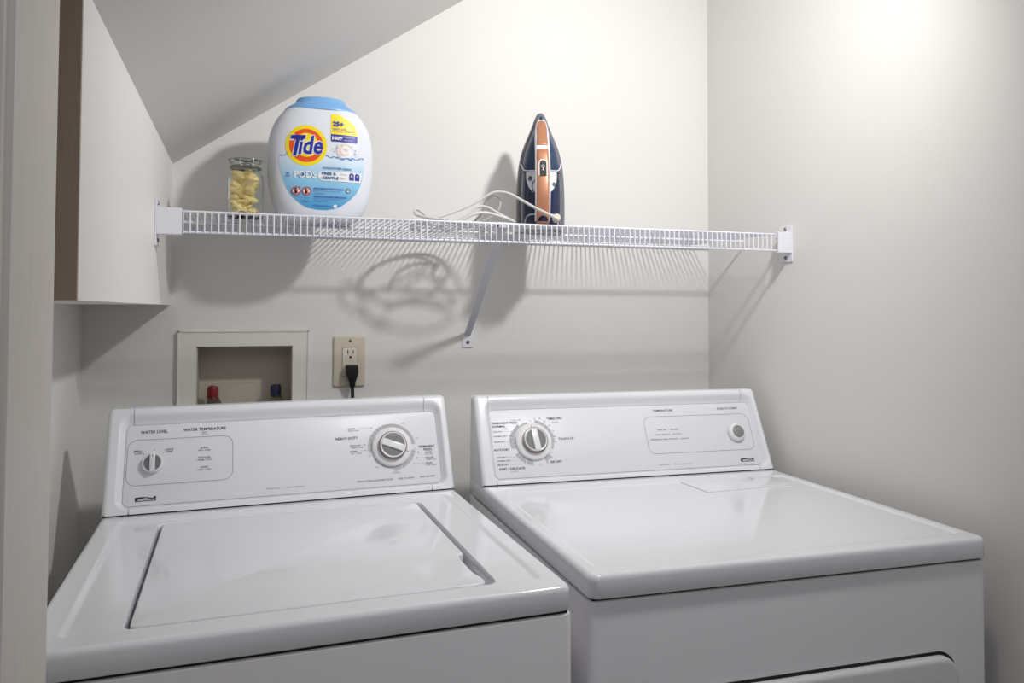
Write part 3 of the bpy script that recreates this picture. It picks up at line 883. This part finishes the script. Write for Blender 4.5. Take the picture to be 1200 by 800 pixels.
b2 = obj('button_cap', k, M_btngrey, bt, angle=50)

# ------------------------------------------------------------------ detergent tub
UNIT = 1.104
TX, TY, TZ = 0.5410, -0.175, SZT + .0003
tub = thing('detergent_tub', 'large white oval plastic laundry tub with a light blue lid on the wire shelf', 'detergent tub', (TX, TY, TZ))
hts = [(0, .060, .70), (.003, .068, .80), (.012, .0785, .90), (.024, .0860, .95), (.038, .0920, .98), (.055, .0965, 1), (.080, .1005, 1), (.110, .1025, 1), (.145, .1025, 1), (.170, .0990, .99), (.190, .0925, .97), (.208, .0825, .93), (.2215, .0705, .88)]
B0, NN = .058, 2.7
def interp(h, k):
    for a, b in zip(hts, hts[1:]):
        if a[0] <= h <= b[0]:
            t = (h - a[0]) / (b[0] - a[0]); return a[k] + (b[k] - a[k]) * t
    return hts[-1][k] if h > hts[0][0] else hts[0][k]
# smooth the profile
def prof_pts():
    P = smooth_path([(a, b, c) for a, b, c in hts], 4)
    return [(p.x, p.y, p.z) for p in P]
PP = prof_pts()
def pinterp(h):
    for a, b in zip(PP, PP[1:]):
        if a[0] <= h <= b[0]:
            t = (h - a[0]) / max(b[0] - a[0], 1e-9); return a[1] + (b[1] - a[1]) * t, a[2] + (b[2] - a[2]) * t
    return PP[-1][1:]
def sup(a, n): return (abs(cos(a)) ** (2 / n) * (1 if cos(a) > 0 else -1), abs(sin(a)) ** (2 / n) * (1 if sin(a) > 0 else -1))
def tub_front(x, h):
    a, f = pinterp(h); q = min(abs(x) / a, .999)
    return -B0 * f * (1 - q ** NN) ** (1 / NN)
m_ = MB(); NS = 56
m_.loft([[(a * sup(2 * pi * k / NS, NN)[0], B0 * f * sup(2 * pi * k / NS, NN)[1], h) for k in range(NS)] for h, a, f in PP])
obj('tub_body', m_, M_tub, tub, angle=60)
m_ = MB()
lp = [(.2195, .0718, .053), (.2215, .0722, .0535), (.226, .0690, .0520), (.232, .0605, .0470), (.2370, .0520, .0425), (.2380, .0500, .0418), (.2440, .0485, .0408), (.2465, .0470, .0395), (.2475, .0435, .0365), (.2475, .0330, .0300)]
m_.loft([[(a * sup(2 * pi * k / NS, 2.3)[0], b * sup(2 * pi * k / NS, 2.3)[1], h) for k in range(NS)] for h, a, b in lp])
obj('lid', m_, M_tublid, tub, angle=50)
LC = 0.0
def TT(e):
    def f(x, h, z=0): x -= .0035; h += .001; return (x, tub_front(x, h) - e, h)
    return f
def patch(name, material, outline, e, parent, rows=24, label=None):
    """printed area: scan-line grid between left and right edge functions, hugging the tub"""
    hs, edges = outline
    m2 = MB(); n = 16
    V = []
    for h, (xa, xb) in zip(hs, edges):
        for i in range(n + 1):
            x = xa + (xb - xa) * i / n - .0035; V.append((x, tub_front(x, h + .001) - e, h + .001))
    m2.add(V, [(j * (n + 1) + i, j * (n + 1) + i + 1, (j + 1) * (n + 1) + i + 1, (j + 1) * (n + 1) + i) for j in range(len(hs) - 1) for i in range(n)])
    o = obj(name, m2, material, parent, fixn=False)
    return o
def edges_from(pl, pr, h0, h1, n):
    def ip(P, h):
        for a, b in zip(P, P[1:]):
            if a[1] <= h <= b[1]: return a[0] + (b[0] - a[0]) * (h - a[1]) / (b[1] - a[1] + 1e-9)
        return P[0][0] if h < P[0][1] else P[-1][0]
    hs = [h0 + (h1 - h0) * (k / n) ** 1.4 for k in range(n + 1)]
    return hs, [(ip(pl, h), ip(pr, h)) for h in hs]
sh = -.0035
pl_ = [(-.006 + sh + .0035, .0212), (-.025, .0245), (-.0383, .0313), (-.0553, .0462), (-.0640, .0610), (-.0706, .0767), (-.0757, .0950), (-.0778, .1111), (-.0785, .1250)]
pr_ = [(.010, .0212), (.026, .0240), (.0375, .0285), (.0560, .0425), (.0684, .0558), (.0755, .0700), (.0805, .0850), (.0835, .1050), (.0848, .1284)]
hs, ed = edges_from(pl_, pr_, .0212, .1235, 40)
lab = patch('front_label', M_label, (hs, ed), .0004, tub)
def disc(cx, ch, rx, rh, n=40):
    return [(ch - rh + 2 * rh * (0.5 - 0.5 * cos(pi * k / n))) for k in range(n + 1)], [(cx - rx * sqrt(max(0, 1 - ((0.5 - 0.5 * cos(pi * k / n)) * 2 - 1) ** 2)), cx + rx * sqrt(max(0, 1 - ((0.5 - 0.5 * cos(pi * k / n)) * 2 - 1) ** 2))) for k in range(n + 1)]
LGC = (-.0283, .1445)
lg = patch('logo', M_yellow, disc(*LGC, .0388, .0395), .0008, tub)
patch('logo_ring', M_orange, disc(*LGC, .0318, .0322), .0011, lg)
patch('logo_center', M_yellow, disc(LGC[0], LGC[1] + .001, .0225, .0232), .0014, lg)
def ttxt(s_, x0, x1, y, h, material, e=.0022, bold=.02, shear=0.0, parent=None, angle=0.0, name='lettering'):
    k = MB(TT(e)); text(k, s_, x0, x1, y, h, 0, bold=bold, shear=shear, angle=angle)
    return obj(name, k, material, parent or lab, smooth=False, fixn=False)
# 'Tide': white outline behind, blue in front, each letter fitted like the printed mark
for mt, e, b in ((M_whiteprint, .0018, .070), (M_navyp, .0024, .025)):
    g = .0014 if mt is M_whiteprint else 0
    k = MB(TT(e))
    text(k, 'T', -.0600 - g, -.0330 + g, .1440, .0400 + 2 * g, 0, bold=b, shear=.20, angle=.02)
    text(k, 'ide', -.0415 - g, .0035 + g, .1455, .0360 + 2 * g, 0, bold=b, shear=.20, angle=.06)
    obj('logo_lettering', k, mt, lg, smooth=False, fixn=False)
# 25+ flash
hs = [.1700 + (.2100 - .1700) * k / 20 for k in range(21)]
ed = [(.0178, .0700 - max(0, (h - .172)) * .30 - max(0, (h - .185) / .025) ** 2 * .026) for h in hs]
fy = patch('offer_flash', M_yellow, (hs, ed), .0006, tub)
hs = [.1555 + .0145 * k / 4 for k in range(5)]
fb = patch('offer_band', M_navyp, (hs, [(.0178 + (.001 if k == 0 else 0), .0700 - (.001 if k == 0 else 0)) for k in range(5)]), .0006, tub)
ttxt('25+', .0210, .0425, .1908, .0098, M_navyp, parent=fy, bold=.05)
ttxt('washes / loads', .0205, .0480, .1812, .0032, M_navyp, parent=fy, bold=.01)
ttxt('container - property', .0205, .0640, .1767, .0036, M_navyp, parent=fy, bold=.01)
ttxt('100%', .0200, .0415, .1622, .0072, M_whiteprint, parent=fb, bold=.05)
ttxt('Recyclable tub', .0440, .0640, .1652, .0026, M_whiteprint, parent=fb, bold=0)
ttxt('made of more', .0440, .0590, .1592, .0026, M_whiteprint, parent=fb, bold=0)
# swirl and splash above the water line
patch('swirl', M_whiteprint, disc(.0448, .1384, .0165, .0150, 24), .0007, tub)
k = MB(TT(.0012))
for r0, r1, a0, a1 in ((.0135, .0155, .3, 4.4), (.0075, .0110, 2.0, 5.8), (.0020, .0058, -.6, 2.6)):
    n = 26; V = []
    for i in range(n + 1):
        a = a0 + (a1 - a0) * i / n; w = sin(pi * i / n)
        rm, rw = (r0 + r1) / 2, (r1 - r0) / 2 * w + .0002
        V += [(.0448 + (rm - rw) * cos(a), .1384 + (rm - rw) * sin(a) * .9, 0), (.0448 + (rm + rw) * cos(a), .1384 + (rm + rw) * sin(a) * .9, 0)]
    k.add(V, [(2 * i, 2 * i + 1, 2 * i + 3, 2 * i + 2) for i in range(n)])
obj('swirl_bands', k, M_peach, tub, smooth=False, fixn=False)
k = MB(TT(.0010))
def water(xa, ya, xb, yb, th, n=22, ph=0.0):
    V = []
    for i in range(n + 1):
        t = i / n; x = xa + (xb - xa) * t; y = ya + (yb - ya) * t + .0016 * sin(t * 9 + ph)
        w = th * (.35 + .65 * abs(sin(t * 7 + ph)))
        V += [(x, y - w, 0), (x, y + w, 0)]
    k.add(V, [(2 * i, 2 * i + 1, 2 * i + 3, 2 * i + 2) for i in range(n)])
water(-.0778, .1228, -.0625, .1275, .0008); water(.0085, .1262, .0300, .1238, .0011, ph=1); water(.0300, .1238, .0600, .1222, .0018, ph=2); water(.0560, .1228, .0835, .1265, .0013, ph=.5)
rnd = random.Random(7)
for i in range(46):
    a = rnd.uniform(-.4, 3.5); r_ = rnd.uniform(.017, .025); s_ = rnd.uniform(.0003, .0009)
    x, y = .0448 + r_ * cos(a) * 1.1, .1330 + r_ * sin(a) * .75
    k.add([(x - s_, y, 0), (x, y - s_ * 1.6, 0), (x + s_, y, 0), (x, y + s_ * 1.6, 0)], [(0, 1, 2, 3)])
obj('water_splash', k, M_splash, tub, smooth=False, fixn=False)
ttxt('COLDWATER CLEAN', .0025, .0581, .1028, .0034, M_tealp, bold=.04)
ttxt('PODS', -.0499, -.0091, .0884, .0138, M_whiteprint, bold=.03)
ttxt('.', -.0358, -.0318, .0884, .0048, M_tealp, e=.0026, bold=.0)
pr2 = [(-.0052, .0872), (-.0050, .0872)]
hs = [.0778 + .0190 * k / 14 for k in range(15)]
pill = patch('name_pill', M_whiteprint, (hs, [(.0040 - sqrt(max(0, .0095 ** 2 - (h - .0873) ** 2)), .0800 - (.0968 - h) * .17) for h in hs]), .0012, tub)
ttxt('FREE &', .0013, .0289, .0922, .0056, M_tealp, parent=pill, bold=.03, e=.0026); ttxt('GENTLE', .0013, .0331, .0836, .0056, M_tealp, parent=pill, bold=.03, e=.0026)
ttxt('libre et', .0360, .0490, .0918, .0026, M_inkg, parent=pill, bold=0, e=.0026); ttxt('delicat', .0360, .0460, .0836, .0026, M_inkg, parent=pill, bold=0, e=.0026)
k = MB(TT(.0018))
for cx_ in (.0586, .0700):
    for x0, x1, h0, h1 in ((cx_ - .0046, cx_ + .0046, .0815, .0932), (cx_ - .0030, cx_ + .0030, .0932, .0952)):
        k.add([(x0, h0, 0), (x1, h0, 0), (x1, h1, 0), (x0, h1, 0)], [(0, 1, 2, 3)])
obj('feature_icons', k, M_navyp, pill, smooth=False, fixn=False)
ttxt('0', .0568, .0604, .0895, .0048, M_whiteprint, parent=pill, bold=.02, e=.0026); ttxt('Q', .0682, .0718, .0895, .0048, M_whiteprint, parent=pill, bold=.02, e=.0026)
ttxt('HE', -.0650, -.0600, .0900, .0040, M_navyp, bold=.02); ttxt('safe', -.0668, -.0582, .0850, .0024, M_navyp, bold=.02)
# two prohibition signs
for cx_ in (-.0463, -.0271):
    w_ = patch('warning_sign', M_whiteprint, disc(cx_, .0562, .0082, .0084, 18), .0009, tub)
    k = MB(TT(.0018)); arcband(k, cx_, .0562, .0066, .0084, 0, 2 * pi, 0, 36)
    if True:
        c_, s_ = cos(-.8), sin(-.8)
        q = [(-.0070, -.0007), (.0070, -.0007), (.0070, .0007), (-.0070, .0007)]
        k.add([(cx_ + a * c_ - b * s_, .0562 + a * s_ + b * c_, 0) for a, b in q], [(0, 1, 2, 3)])
    obj('sign_ring', k, M_redp, w_, smooth=False, fixn=False)
    k = MB(TT(.0014))
    k.add([(cx_ - .003, .0508, 0), (cx_ + .001, .0508, 0), (cx_ + .0015, .0575, 0), (cx_ - .003, .0585, 0)], [(0, 1, 2, 3)])
    k.add([(cx_ + .0020 * cos(a) - .001, .0600 + .0020 * sin(a), 0) for a in [2 * pi * i / 10 for i in range(10)]], [tuple(range(10))])
    k.add([(cx_ + .001, .0550, 0), (cx_ + .0035, .0590, 0), (cx_ + .0030, .0600, 0), (cx_ + .0005, .0570, 0)], [(0, 1, 2, 3)])
    obj('sign_figure', k, M_black, w_, smooth=False, fixn=False)
ttxt('WARNING: HARMFUL IF PUT IN MOUTH OR SWALLOWED', -.0142, .0438, .0622, .0030, M_navyp, bold=.03)
ttxt('May irritate eyes. Keep locked up and away from children.', -.0142, .0370, .0572, .0026, M_navyp, bold=0)
ttxt('Read back label before use.', -.0142, .0080, .0528, .0026, M_navyp, bold=0)
ttxt('ADVERTENCIA: NOCIVO SI SE INGIERE O SE MUERDE EL PRODUCTO', -.0140, .0492, .0466, .0030, M_navyp, bold=.03)
ttxt('Puede irritar los ojos. Mantenga fuera del alcance.', -.0140, .0385, .0418, .0026, M_navyp, bold=0)
ttxt('Lea la etiqueta de atras.', -.0140, .0130, .0378, .0026, M_navyp, bold=0)
ttxt('112', -.0365, -.0290, .0370, .0040, M_navyp, bold=0); ttxt('pacs', -.0280, -.0215, .0362, .0026, M_navyp, bold=0); ttxt('contains', -.0365, -.0220, .0432, .0018, M_navyp, bold=0)
ttxt('2.87 kg (6.32 lb) 101 oz', -.0152, .0191, .0288, .0042, M_navyp, bold=0)
w_ = patch('small_seal', M_whiteprint, disc(.0274, .0292, .0036, .0037, 12), .0009, tub)
w_ = patch('round_mark', M_whiteprint, disc(.0518, .0606, .0044, .0045, 12), .0009, tub)
k = MB(TT(.0018)); arcband(k, .0518, .0606, .0034, .0045, 0, 2 * pi, 0, 24); k.add([(.0500, .0600, 0), (.0536, .0600, 0), (.0536, .0614, 0), (.0500, .0614, 0)], [(0, 1, 2, 3)])
obj('mark_ring', k, M_ink, w_, smooth=False, fixn=False)

# ------------------------------------------------------------------ glass jar
JX_, JY_ = 0.3985, -0.205
jar = thing('glass_jar', 'small clip-top glass jar of pale yellow pieces at the shelf left end', 'jar', (JX_, JY_, SZT + .0002), (0, 0, radians(4)))
jar.scale = (1.09, 1.09, .975)
def ring(a, z, n=4.5, NSJ=40): return [(a * sup(2 * pi * k / NSJ, n)[0], a * sup(2 * pi * k / NSJ, n)[1], z) for k in range(NSJ)]
outer = [(.0245, 0, 4.5), (.0285, .0020, 4.5), (.0300, .008, 4.5), (.0302, .070, 4.5), (.0298, .080, 4.0), (.0280, .088, 3.2), (.0250, .094, 2.3), (.0240, .097, 2.0), (.0240, .102, 2.0), (.0262, .1035, 2.0), (.0262, .1055, 2.0)]
inner = [(.0238, .1055, 2.0), (.0215, .102, 2.0), (.0215, .097, 2.0), (.0228, .093, 2.3), (.0255, .087, 3.2), (.0274, .079, 4.0), (.0278, .070, 4.5), (.0276, .010, 4.5), (.0262, .0055, 4.5), (.0200, .0045, 4.5)]
m_ = MB(); m_.loft([ring(a, z, n) for a, z, n in outer + inner])
obj('glass_body', m_, M_glass, jar, angle=60)
m_ = MB(); m_.lathe([(.0001, .1088), (.0200, .1088), (.0205, .1062), (.0262, .1062), (.0268, .1078), (.0268, .1150), (.0258, .1178), (.0200, .1190), (.0001, .1190)], (0, 0, 0), 40)
obj('glass_lid', m_, M_glass, jar, angle=50)
m_ = MB(); m_.tube([(.0262 * cos(a), .0262 * sin(a), .1008) for a in [2 * pi * k / 40 for k in range(40)]], .0012, 8, closed=True)
m_.tube([(.0278 * cos(a), .0278 * sin(a), .1165) for a in [2 * pi * k / 40 for k in range(40)]], .0010, 8, closed=True)
m_.tube(smooth_path([(-.0100, -.0262, .1165), (-.0100, -.0290, .1180), (-.0095, -.0296, .1050), (0, -.0300, .1015), (.0095, -.0296, .1050), (.0100, -.0290, .1180), (.0100, -.0262, .1165)], 5), .0009, 8)
m_.tube([(.0095 * cos(a) , -.0305 - .002 * cos(2 * a) * 0, .1030 + .0030 * sin(a)) for a in [2 * pi * k / 20 for k in range(20)]], .0010, 8, closed=True)
m_.tube(smooth_path([(-.0100, .0262, .1165), (-.0100, .0300, .1120), (-.0080, .0290, .1010), (.0080, .0290, .1010), (.0100, .0300, .1120), (.0100, .0262, .1165)], 5), .0009, 8)
obj('wire_bail', m_, M_steelwire, jar)
m_ = MB(); m_.lathe([(.0248, .1040), (.0255, .1048), (.0250, .1060), (.0235, .1058)], (0, 0, 0), 36)
obj('rubber_seal', m_, mat('clear_seal', (206, 206, 196), .5), jar)
# crumpled filling: faceted pieces packed in the jar
m_ = MB(); rj = random.Random(11)
for i in range(64):
    z = .009 + .083 * (i / 63); lim = .0205 if z < .080 else .0150
    cx_, cy_ = rj.uniform(-lim, lim), rj.uniform(-lim, lim)
    R_ = rj.uniform(.0095, .0150)
    if z > .085: cx_ *= .5; cy_ *= .5; R_ *= .8
    V = []; nn_ = 8
    ph = rj.uniform(0, 6); tx = rj.uniform(-.8, .8); ty = rj.uniform(-.8, .8)
    for zz, rr in ((-.5, .55), (-.1, 1.0), (.25, .9), (.5, .4)):
        for q in range(nn_):
            a = 2 * pi * q / nn_ + ph; r2 = R_ * rr * rj.uniform(.82, 1.10)
            x, y, w = r2 * cos(a), r2 * sin(a), zz * R_ * .7
            y, w = y * cos(tx) - w * sin(tx), y * sin(tx) + w * cos(tx); x, w = x * cos(ty) - w * sin(ty), x * sin(ty) + w * cos(ty)
            V.append((max(-.0262, min(.0262, cx_ + x)), max(-.0262, min(.0262, cy_ + y)), max(.0058, min(.099, z + w))))
    m_.loft([V[q * nn_:(q + 1) * nn_] for q in range(4)])
fo = obj('filling', m_, M_yelfill, jar, angle=20, fixn=True); fo['kind'] = 'stuff'

# ------------------------------------------------------------------ clothes iron, standing on its heel
IX, IY = 1.0165, -0.165
iron = thing('clothes_iron', 'navy steam iron with copper handle standing upright on the wire shelf', 'iron', (IX, IY, SZT + .0003), (radians(-2.0), 0, radians(-17.5)))
iron.scale = (1, 1, 1.06)
# half width against height; local -y is toward the room (handle side)
hw = [(0, .0515), (.02, .0530), (.05, .0535), (.08, .0530), (.11, .0515), (.14, .0480), (.165, .0425), (.185, .0350), (.205, .0262), (.222, .0190), (.236, .0140), (.245, .0098), (.2500, .0058), (.2515, .0)]
HW = [(p.x, p.y) for p in smooth_path([(a, b, 0) for a, b in hw], 3)]
def iron_outline(inset=0.0, drop=0.0, h0=0.0, h1=None):
    R_ = []
    for a, b in HW:
        if a < h0: continue
        if h1 is not None and a > h1: break
        R_.append((max(b - inset, 0.0), h0 + (a - h0) * (1 - drop)))
    right = [(b, a) for b, a in R_]
    left = [(-b, a) for b, a in reversed(R_) if b > 1e-6]
    pts = [(x, h) for x, h in right] + left
    return pts
def ring_at(pts, y, n=72):
    """resample the outline to n points at depth y"""
    P = [Vector((a, b)) for a, b in pts]; m2 = len(P)
    L_ = [0]
    for i in range(m2): L_.append(L_[-1] + (P[(i + 1) % m2] - P[i]).length)
    out = []; i = 0
    for k in range(n):
        s_ = L_[-1] * k / n
        while L_[i + 1] < s_: i += 1
        t = (s_ - L_[i]) / max(L_[i + 1] - L_[i], 1e-9); q = P[i] + (P[(i + 1) % m2] - P[i]) * t
        out.append((q.x, y, q.y))
    return out
def iron_layer(name, material, rings, parent=None, angle=45):
    k = MB(); k.loft([ring_at(iron_outline(i, d, h0), y) for i, d, h0, y in rings])
    return obj(name, k, material, parent or iron, angle=angle)
iron_layer('soleplate', M_ironsole, [(.0010, .004, 0, .0), (0, 0, 0, -.001), (0, 0, 0, -.005), (.0006, .002, 0, -.006)])
iron_layer('skirt', M_ironskirt, [(.0012, .006, 0.0, -.006), (.0012, .006, 0, -.014), (.0035, .014, 0, -.018), (.006, .03, 0, -.020)])
def dome(name, material, h0, h1, inset, y0, y1, parent=iron, N=26, M2=22, flat=2.6, top_drop=.985):
    """body shell between two heights, domed across the width and toward the tip"""
    k = MB(); rows = []
    def w(h):
        for a, b in zip(HW, HW[1:]):
            if a[0] <= h <= b[0]: return a[1] + (b[1] - a[1]) * (h - a[0]) / (b[0] - a[0] + 1e-9)
        return 0
    for j in range(N + 1):
        h = h0 + (h1 - h0) * j / N
        ww = max(w(h / top_drop) - inset, .0004)
        sc = 1.0
        if h > .12: sc = sqrt(max(0.02, 1 - ((h - .12) / (.2515 * .99 - .12)) ** 2.2))
        yb = y0 + (y1 - y0) * sc
        rows.append([(ww * cos(pi * i / M2), y0 + (yb - y0) * (sin(pi * i / M2) ** (2 / flat)) if 0 < i < M2 else y0, h) for i in range(M2 + 1)])
    V = [p for r_ in rows for p in r_]; n = M2 + 1
    Fc = [(j * n + i, j * n + i + 1, (j + 1) * n + i + 1, (j + 1) * n + i) for j in range(N) for i in range(M2)]
    Fc += [tuple(range(n)), tuple((N * n + i) for i in reversed(range(n)))]
    Fc += [(j * n, (j + 1) * n, (j + 1) * n + M2, j * n + M2) for j in range(N)]
    k.add(V, Fc)
    return obj(name, k, material, parent, angle=50)
dome('lower_tank', M_irondark, .004, .118, .0085, -.016, -.060)
dome('nose_shell', M_ironnavy, .118, .2360, .0072, -.016, -.062)
# white seam between the shells and the heel panel
def surf_y(x, h, inset, y0, y1, flat=2.6):
    w = 0
    for a, b in zip(HW, HW[1:]):
        if a[0] <= h / .985 <= b[0]: w = a[1] + (b[1] - a[1]) * (h / .985 - a[0]) / (b[0] - a[0] + 1e-9)
    w = max(w - inset, .001)
    sc = sqrt(max(0.02, 1 - ((h - .12) / (.249 - .12)) ** 2.2)) if h > .12 else 1
    c = min(abs(x) / w, .999); s_ = sqrt(1 - c * c)
    return y0 + (y1 - y0) * sc * s_ ** (2 / flat)
def iline(name, P, r_, material, inset=.0085, y1=-.060, e=.0006, closed=False, parent=iron):
    k = MB(); Q = smooth_path([(x, 0, h) for x, h in P], 6, closed)
    k.tube([(p.x, surf_y(p.x, p.z, inset, -.016, y1) - e, p.z) for p in Q], r_, 6, closed=closed)
    return obj(name, k, material, parent)
iline('white_seam', [(-.0440, .141), (-.0405, .128), (-.036, .1215), (-.026, .1190), (0, .1185), (.026, .1190), (.036, .1215), (.0405, .128), (.0440, .141)], .0013, M_ironwhite, inset=.005, y1=-.062)
iline('heel_line', [(-.0360, .004), (-.0350, .018), (-.030, .0275), (-.018, .0300), (.018, .0300), (.030, .0275), (.0350, .018), (.0360, .004)], .0015, M_ironwhite)
# control panel
k = MB(); hs = [.068 + (.1185 - .068) * j / 14 for j in range(15)]; V = []
for h in hs:
    t = (h - .068) / (.1185 - .068); wv = .0325 * sqrt(max(0.0, 1 - (1 - min(t * 1.25, 1)) ** 2)) + .0005
    for i in range(17):
        x = -wv + 2 * wv * i / 16; V.append((x, surf_y(x, h, .0085, -.016, -.060) - .0012, h))
k.add(V, [(j * 17 + i, j * 17 + i + 1, (j + 1) * 17 + i + 1, (j + 1) * 17 + i) for j in range(14) for i in range(16)])
cp = obj('control_panel', k, M_ironwhite, iron, fixn=False)
def ibut(x, h, r_, material, name):
    y = surf_y(x, h, .0085, -.016, -.060)
    k = MB(); k.lathe([(r_, 0), (r_, .0028), (r_ * .8, .0036), (.0001, .0036)], (0, 0, 0), 20)
    k.v = [(x + a, y - c, h + b) for a, b, c in k.v]
    return obj(name, k, material, cp)
ibut(-.0245, .1035, .0048, M_irondark, 'steam_button'); ibut(.0265, .0920, .0040, M_ironskirt, 'temperature_button')
k = MB(); k.tube([(-.0105 - .010 * sin(a), 0, .086 + .014 * cos(a)) for a in [pi * i / 12 for i in range(13)]], .0012, 6)
k.v = [(a, surf_y(a, c, .0085, -.016, -.060) - .0015 + b * .3, c) for a, b, c in k.v]
obj('dial_arc', k, M_irondark, cp)
# handle: white carrier with copper grip
def bar(name, material, path, wid, parent=iron, thk=None, n=5):
    """path: (h, y_front, half_width, thickness)"""
    Q = smooth_path([(h, y, w) for h, y, w, t in path], n); T_ = smooth_path([(t, 0, 0) for h, y, w, t in path], n)
    rings = []
    for p, t in zip(Q, T_):
        w, tt = p.z, t.x / 2
        rings.append([(w * sup(2 * pi * k / 24, 3.2)[0], p.y + tt + tt * sup(2 * pi * k / 24, 3.2)[1], p.x) for k in range(24)])
    k = MB(); k.loft(rings)
    return obj(name, k, material, parent, angle=60)
bar('handle_frame', M_ironwhite, [(.232, -.030, .0040, .014), (.228, -.041, .0080, .022), (.215, -.055, .0125, .028), (.190, -.072, .0152, .030), (.165, -.085, .0158, .028), (.140, -.098, .0160, .022), (.100, -.108, .0162, .018), (.060, -.110, .0162, .018), (.030, -.104, .0162, .026), (.012, -.094, .0160, .038)], 0)
bar('spray_nozzle', M_copper, [(.2245, -.048, .0040, .012), (.220, -.054, .0085, .014), (.205, -.0650, .0110, .014), (.185, -.0765, .0115, .014), (.1690, -.0855, .0122, .014), (.1655, -.0850, .0118, .010)], 0)
grip = bar('handle_grip', M_copper, [(.1570, -.0900, .0112, .008), (.1550, -.0935, .0122, .012), (.140, -.1005, .0130, .014), (.100, -.1105, .0134, .014), (.060, -.1125, .0134, .014), (.020, -.1055, .0136, .016), (.006, -.0985, .0136, .020)], 0)
def gy(h):
    P = [(.0, -.098), (.02, -.1055), (.06, -.1125), (.10, -.1105), (.14, -.1005), (.16, -.092)]
    for a, b in zip(P, P[1:]):
        if a[0] <= h <= b[0]: return a[1] + (b[1] - a[1]) * (h - a[0]) / (b[0] - a[0])
    return P[-1][1]
def gpatch(name, material, P, e, parent):
    k = MB(); n = len(P)
    hs2 = sorted(set(round(h, 4) for x, h in P))
    k.slab([(x, h) for x, h in P], 0, e)
    k.v = [(a, gy(b) - c, b) for a, b, c in k.v]
    return obj(name, k, material, parent, smooth=False)
def arch(w, h0, h1, n=12): return [(-w, h0), (w, h0), (w, h1 - w)] + [(w * cos(a), h1 - w + w * sin(a)) for a in [pi * i / n for i in range(1, n)]] + [(-w, h1 - w)]
wf = gpatch('window_frame', M_ironwhite, arch(.0092, .0985, .1335), .0012, grip)
gpatch('display_window', mat('black_window', (52, 44, 40), .2), arch(.0070, .0985, .1310), .0018, grip)
k = MB(); k.tube([(.0032 * cos(a), gy(.118 + .0028 * sin(a)) - .0022, .118 + .0028 * sin(a)) for a in [2 * pi * i / 14 for i in range(14)]], .0005, 5, closed=True)
k.tube([(0, gy(.110) - .0022, .109), (0, gy(.114) - .0022, .1145)], .0011, 5)
obj('steam_icon', k, M_ironwhite, grip)
gpatch('heel_arch', M_irondark, [(.0105 * cos(a), .010 + .0105 * sin(a)) for a in [pi * i / 12 for i in range(13)]][::1], .0016, grip)
m_ = MB(); m_.slab([(-.040, -.095), (.040, -.095), (.050, -.006), (-.050, -.006)], 0, .0045, .001, 2)
obj('heel_rest', m_, M_irondark, iron)
m_ = MB(); m_.lathe([(.0085, 0), (.0085, .010), (.0060, .014), (.0001, .0145)], (0, 0, 0), 20)
m_.v = [(.0280 + a, -.100 - c, .0155 + b) for a, b, c in m_.v]
obj('cord_socket', m_, mat('cream_plastic', (214, 208, 190), .4), iron)
# iron's cord: from the heel over the iron's left and into loose coils on the shelf
CZd = SZT + .0045
cpts = [(1.010, -.279, SZT + .0155), (1.002, -.294, SZT + .0180), (.985, -.282, SZT + .0290), (.967, -.262, SZT + .0420), (.945, -.240, SZT + .0600), (.925, -.225, SZT + .0735), (.905, -.215, SZT + .0780), (.888, -.210, SZT + .0740), (.861, -.205, SZT + .0570), (.832, -.205, SZT + .0420), (.803, -.210, SZT + .0300), (.772, -.215, SZT + .0180), (.745, -.195, SZT + .008),
        (.728, -.155, CZd + .002), (.745, -.105, CZd), (.800, -.075, CZd), (.860, -.090, CZd), (.890, -.135, CZd), (.880, -.190, CZd), (.835, -.215, CZd), (.775, -.205, CZd), (.735, -.165, CZd + .004), (.750, -.115, CZd + .005), (.800, -.092, CZd + .005), (.850, -.110, CZd + .006), (.872, -.160, CZd + .008), (.905, -.190, SZT + .035),
        (.9125, -.200, SZT + .056), (.908, -.200, SZT + .068), (.896, -.200, SZT + .072), (.884, -.190, SZT + .060), (.880, -.165, SZT + .035), (.860, -.120, SZT + .012), (.820, -.110, CZd + .003), (.790, -.140, CZd + .003), (.800, -.185, CZd + .003), (.838, -.205, SZT + .025), (.858, -.205, SZT + .044), (.880, -.205, SZT + .046), (.905, -.215, SZT + .032), (.935, -.225, SZT + .015), (.915, -.235, SZT + .020), (.885, -.235, SZT + .028), (.860, -.235, SZT + .030), (.835, -.235, SZT + .022), (.810, -.230, CZd), (.840, -.215, CZd), (.900, -.225, CZd),
        (.938, -.250, CZd), (.900, -.275, CZd), (.840, -.270, CZd), (.780, -.250, CZd + .006), (.730, -.225, SZT + .020), (.7280, -.205, SZT + .034), (.738, -.205, SZT + .032), (.757, -.215, SZT + .016), (.775, -.235, CZd + .003), (.800, -.255, CZd)]
cpts = [(a - IX, b - IY, c - SZT) for a, b, c in cpts]
m_ = MB(); m_.tube(smooth_path(cpts, 7), .0029, 8)
co = obj('power_cord', m_, M_cord, iron); co.matrix_parent_inverse = Matrix.Identity(4)
# undo the iron's lean for the cord that lies on the shelf
Rm = Matrix.Rotation(radians(-17.5), 4, 'Z') @ Matrix.Rotation(radians(-2), 4, 'X') @ Matrix.Scale(1.06, 4, Vector((0, 0, 1)))
co.matrix_local = Rm.inverted()
# plug of the iron's cord
m_ = MB()
q0 = Vector((.800 - IX, -.255 - IY, CZd - SZT)); q1 = q0 + Vector((.030, -.012, .001))
m_.tube([q0, q0.lerp(q1, .3), q0.lerp(q1, .8), q1], [.004, .007, .0085, .007], 10, flat=.6)
po = obj('cord_plug', m_, M_cord, iron); po.matrix_local = Rm.inverted()
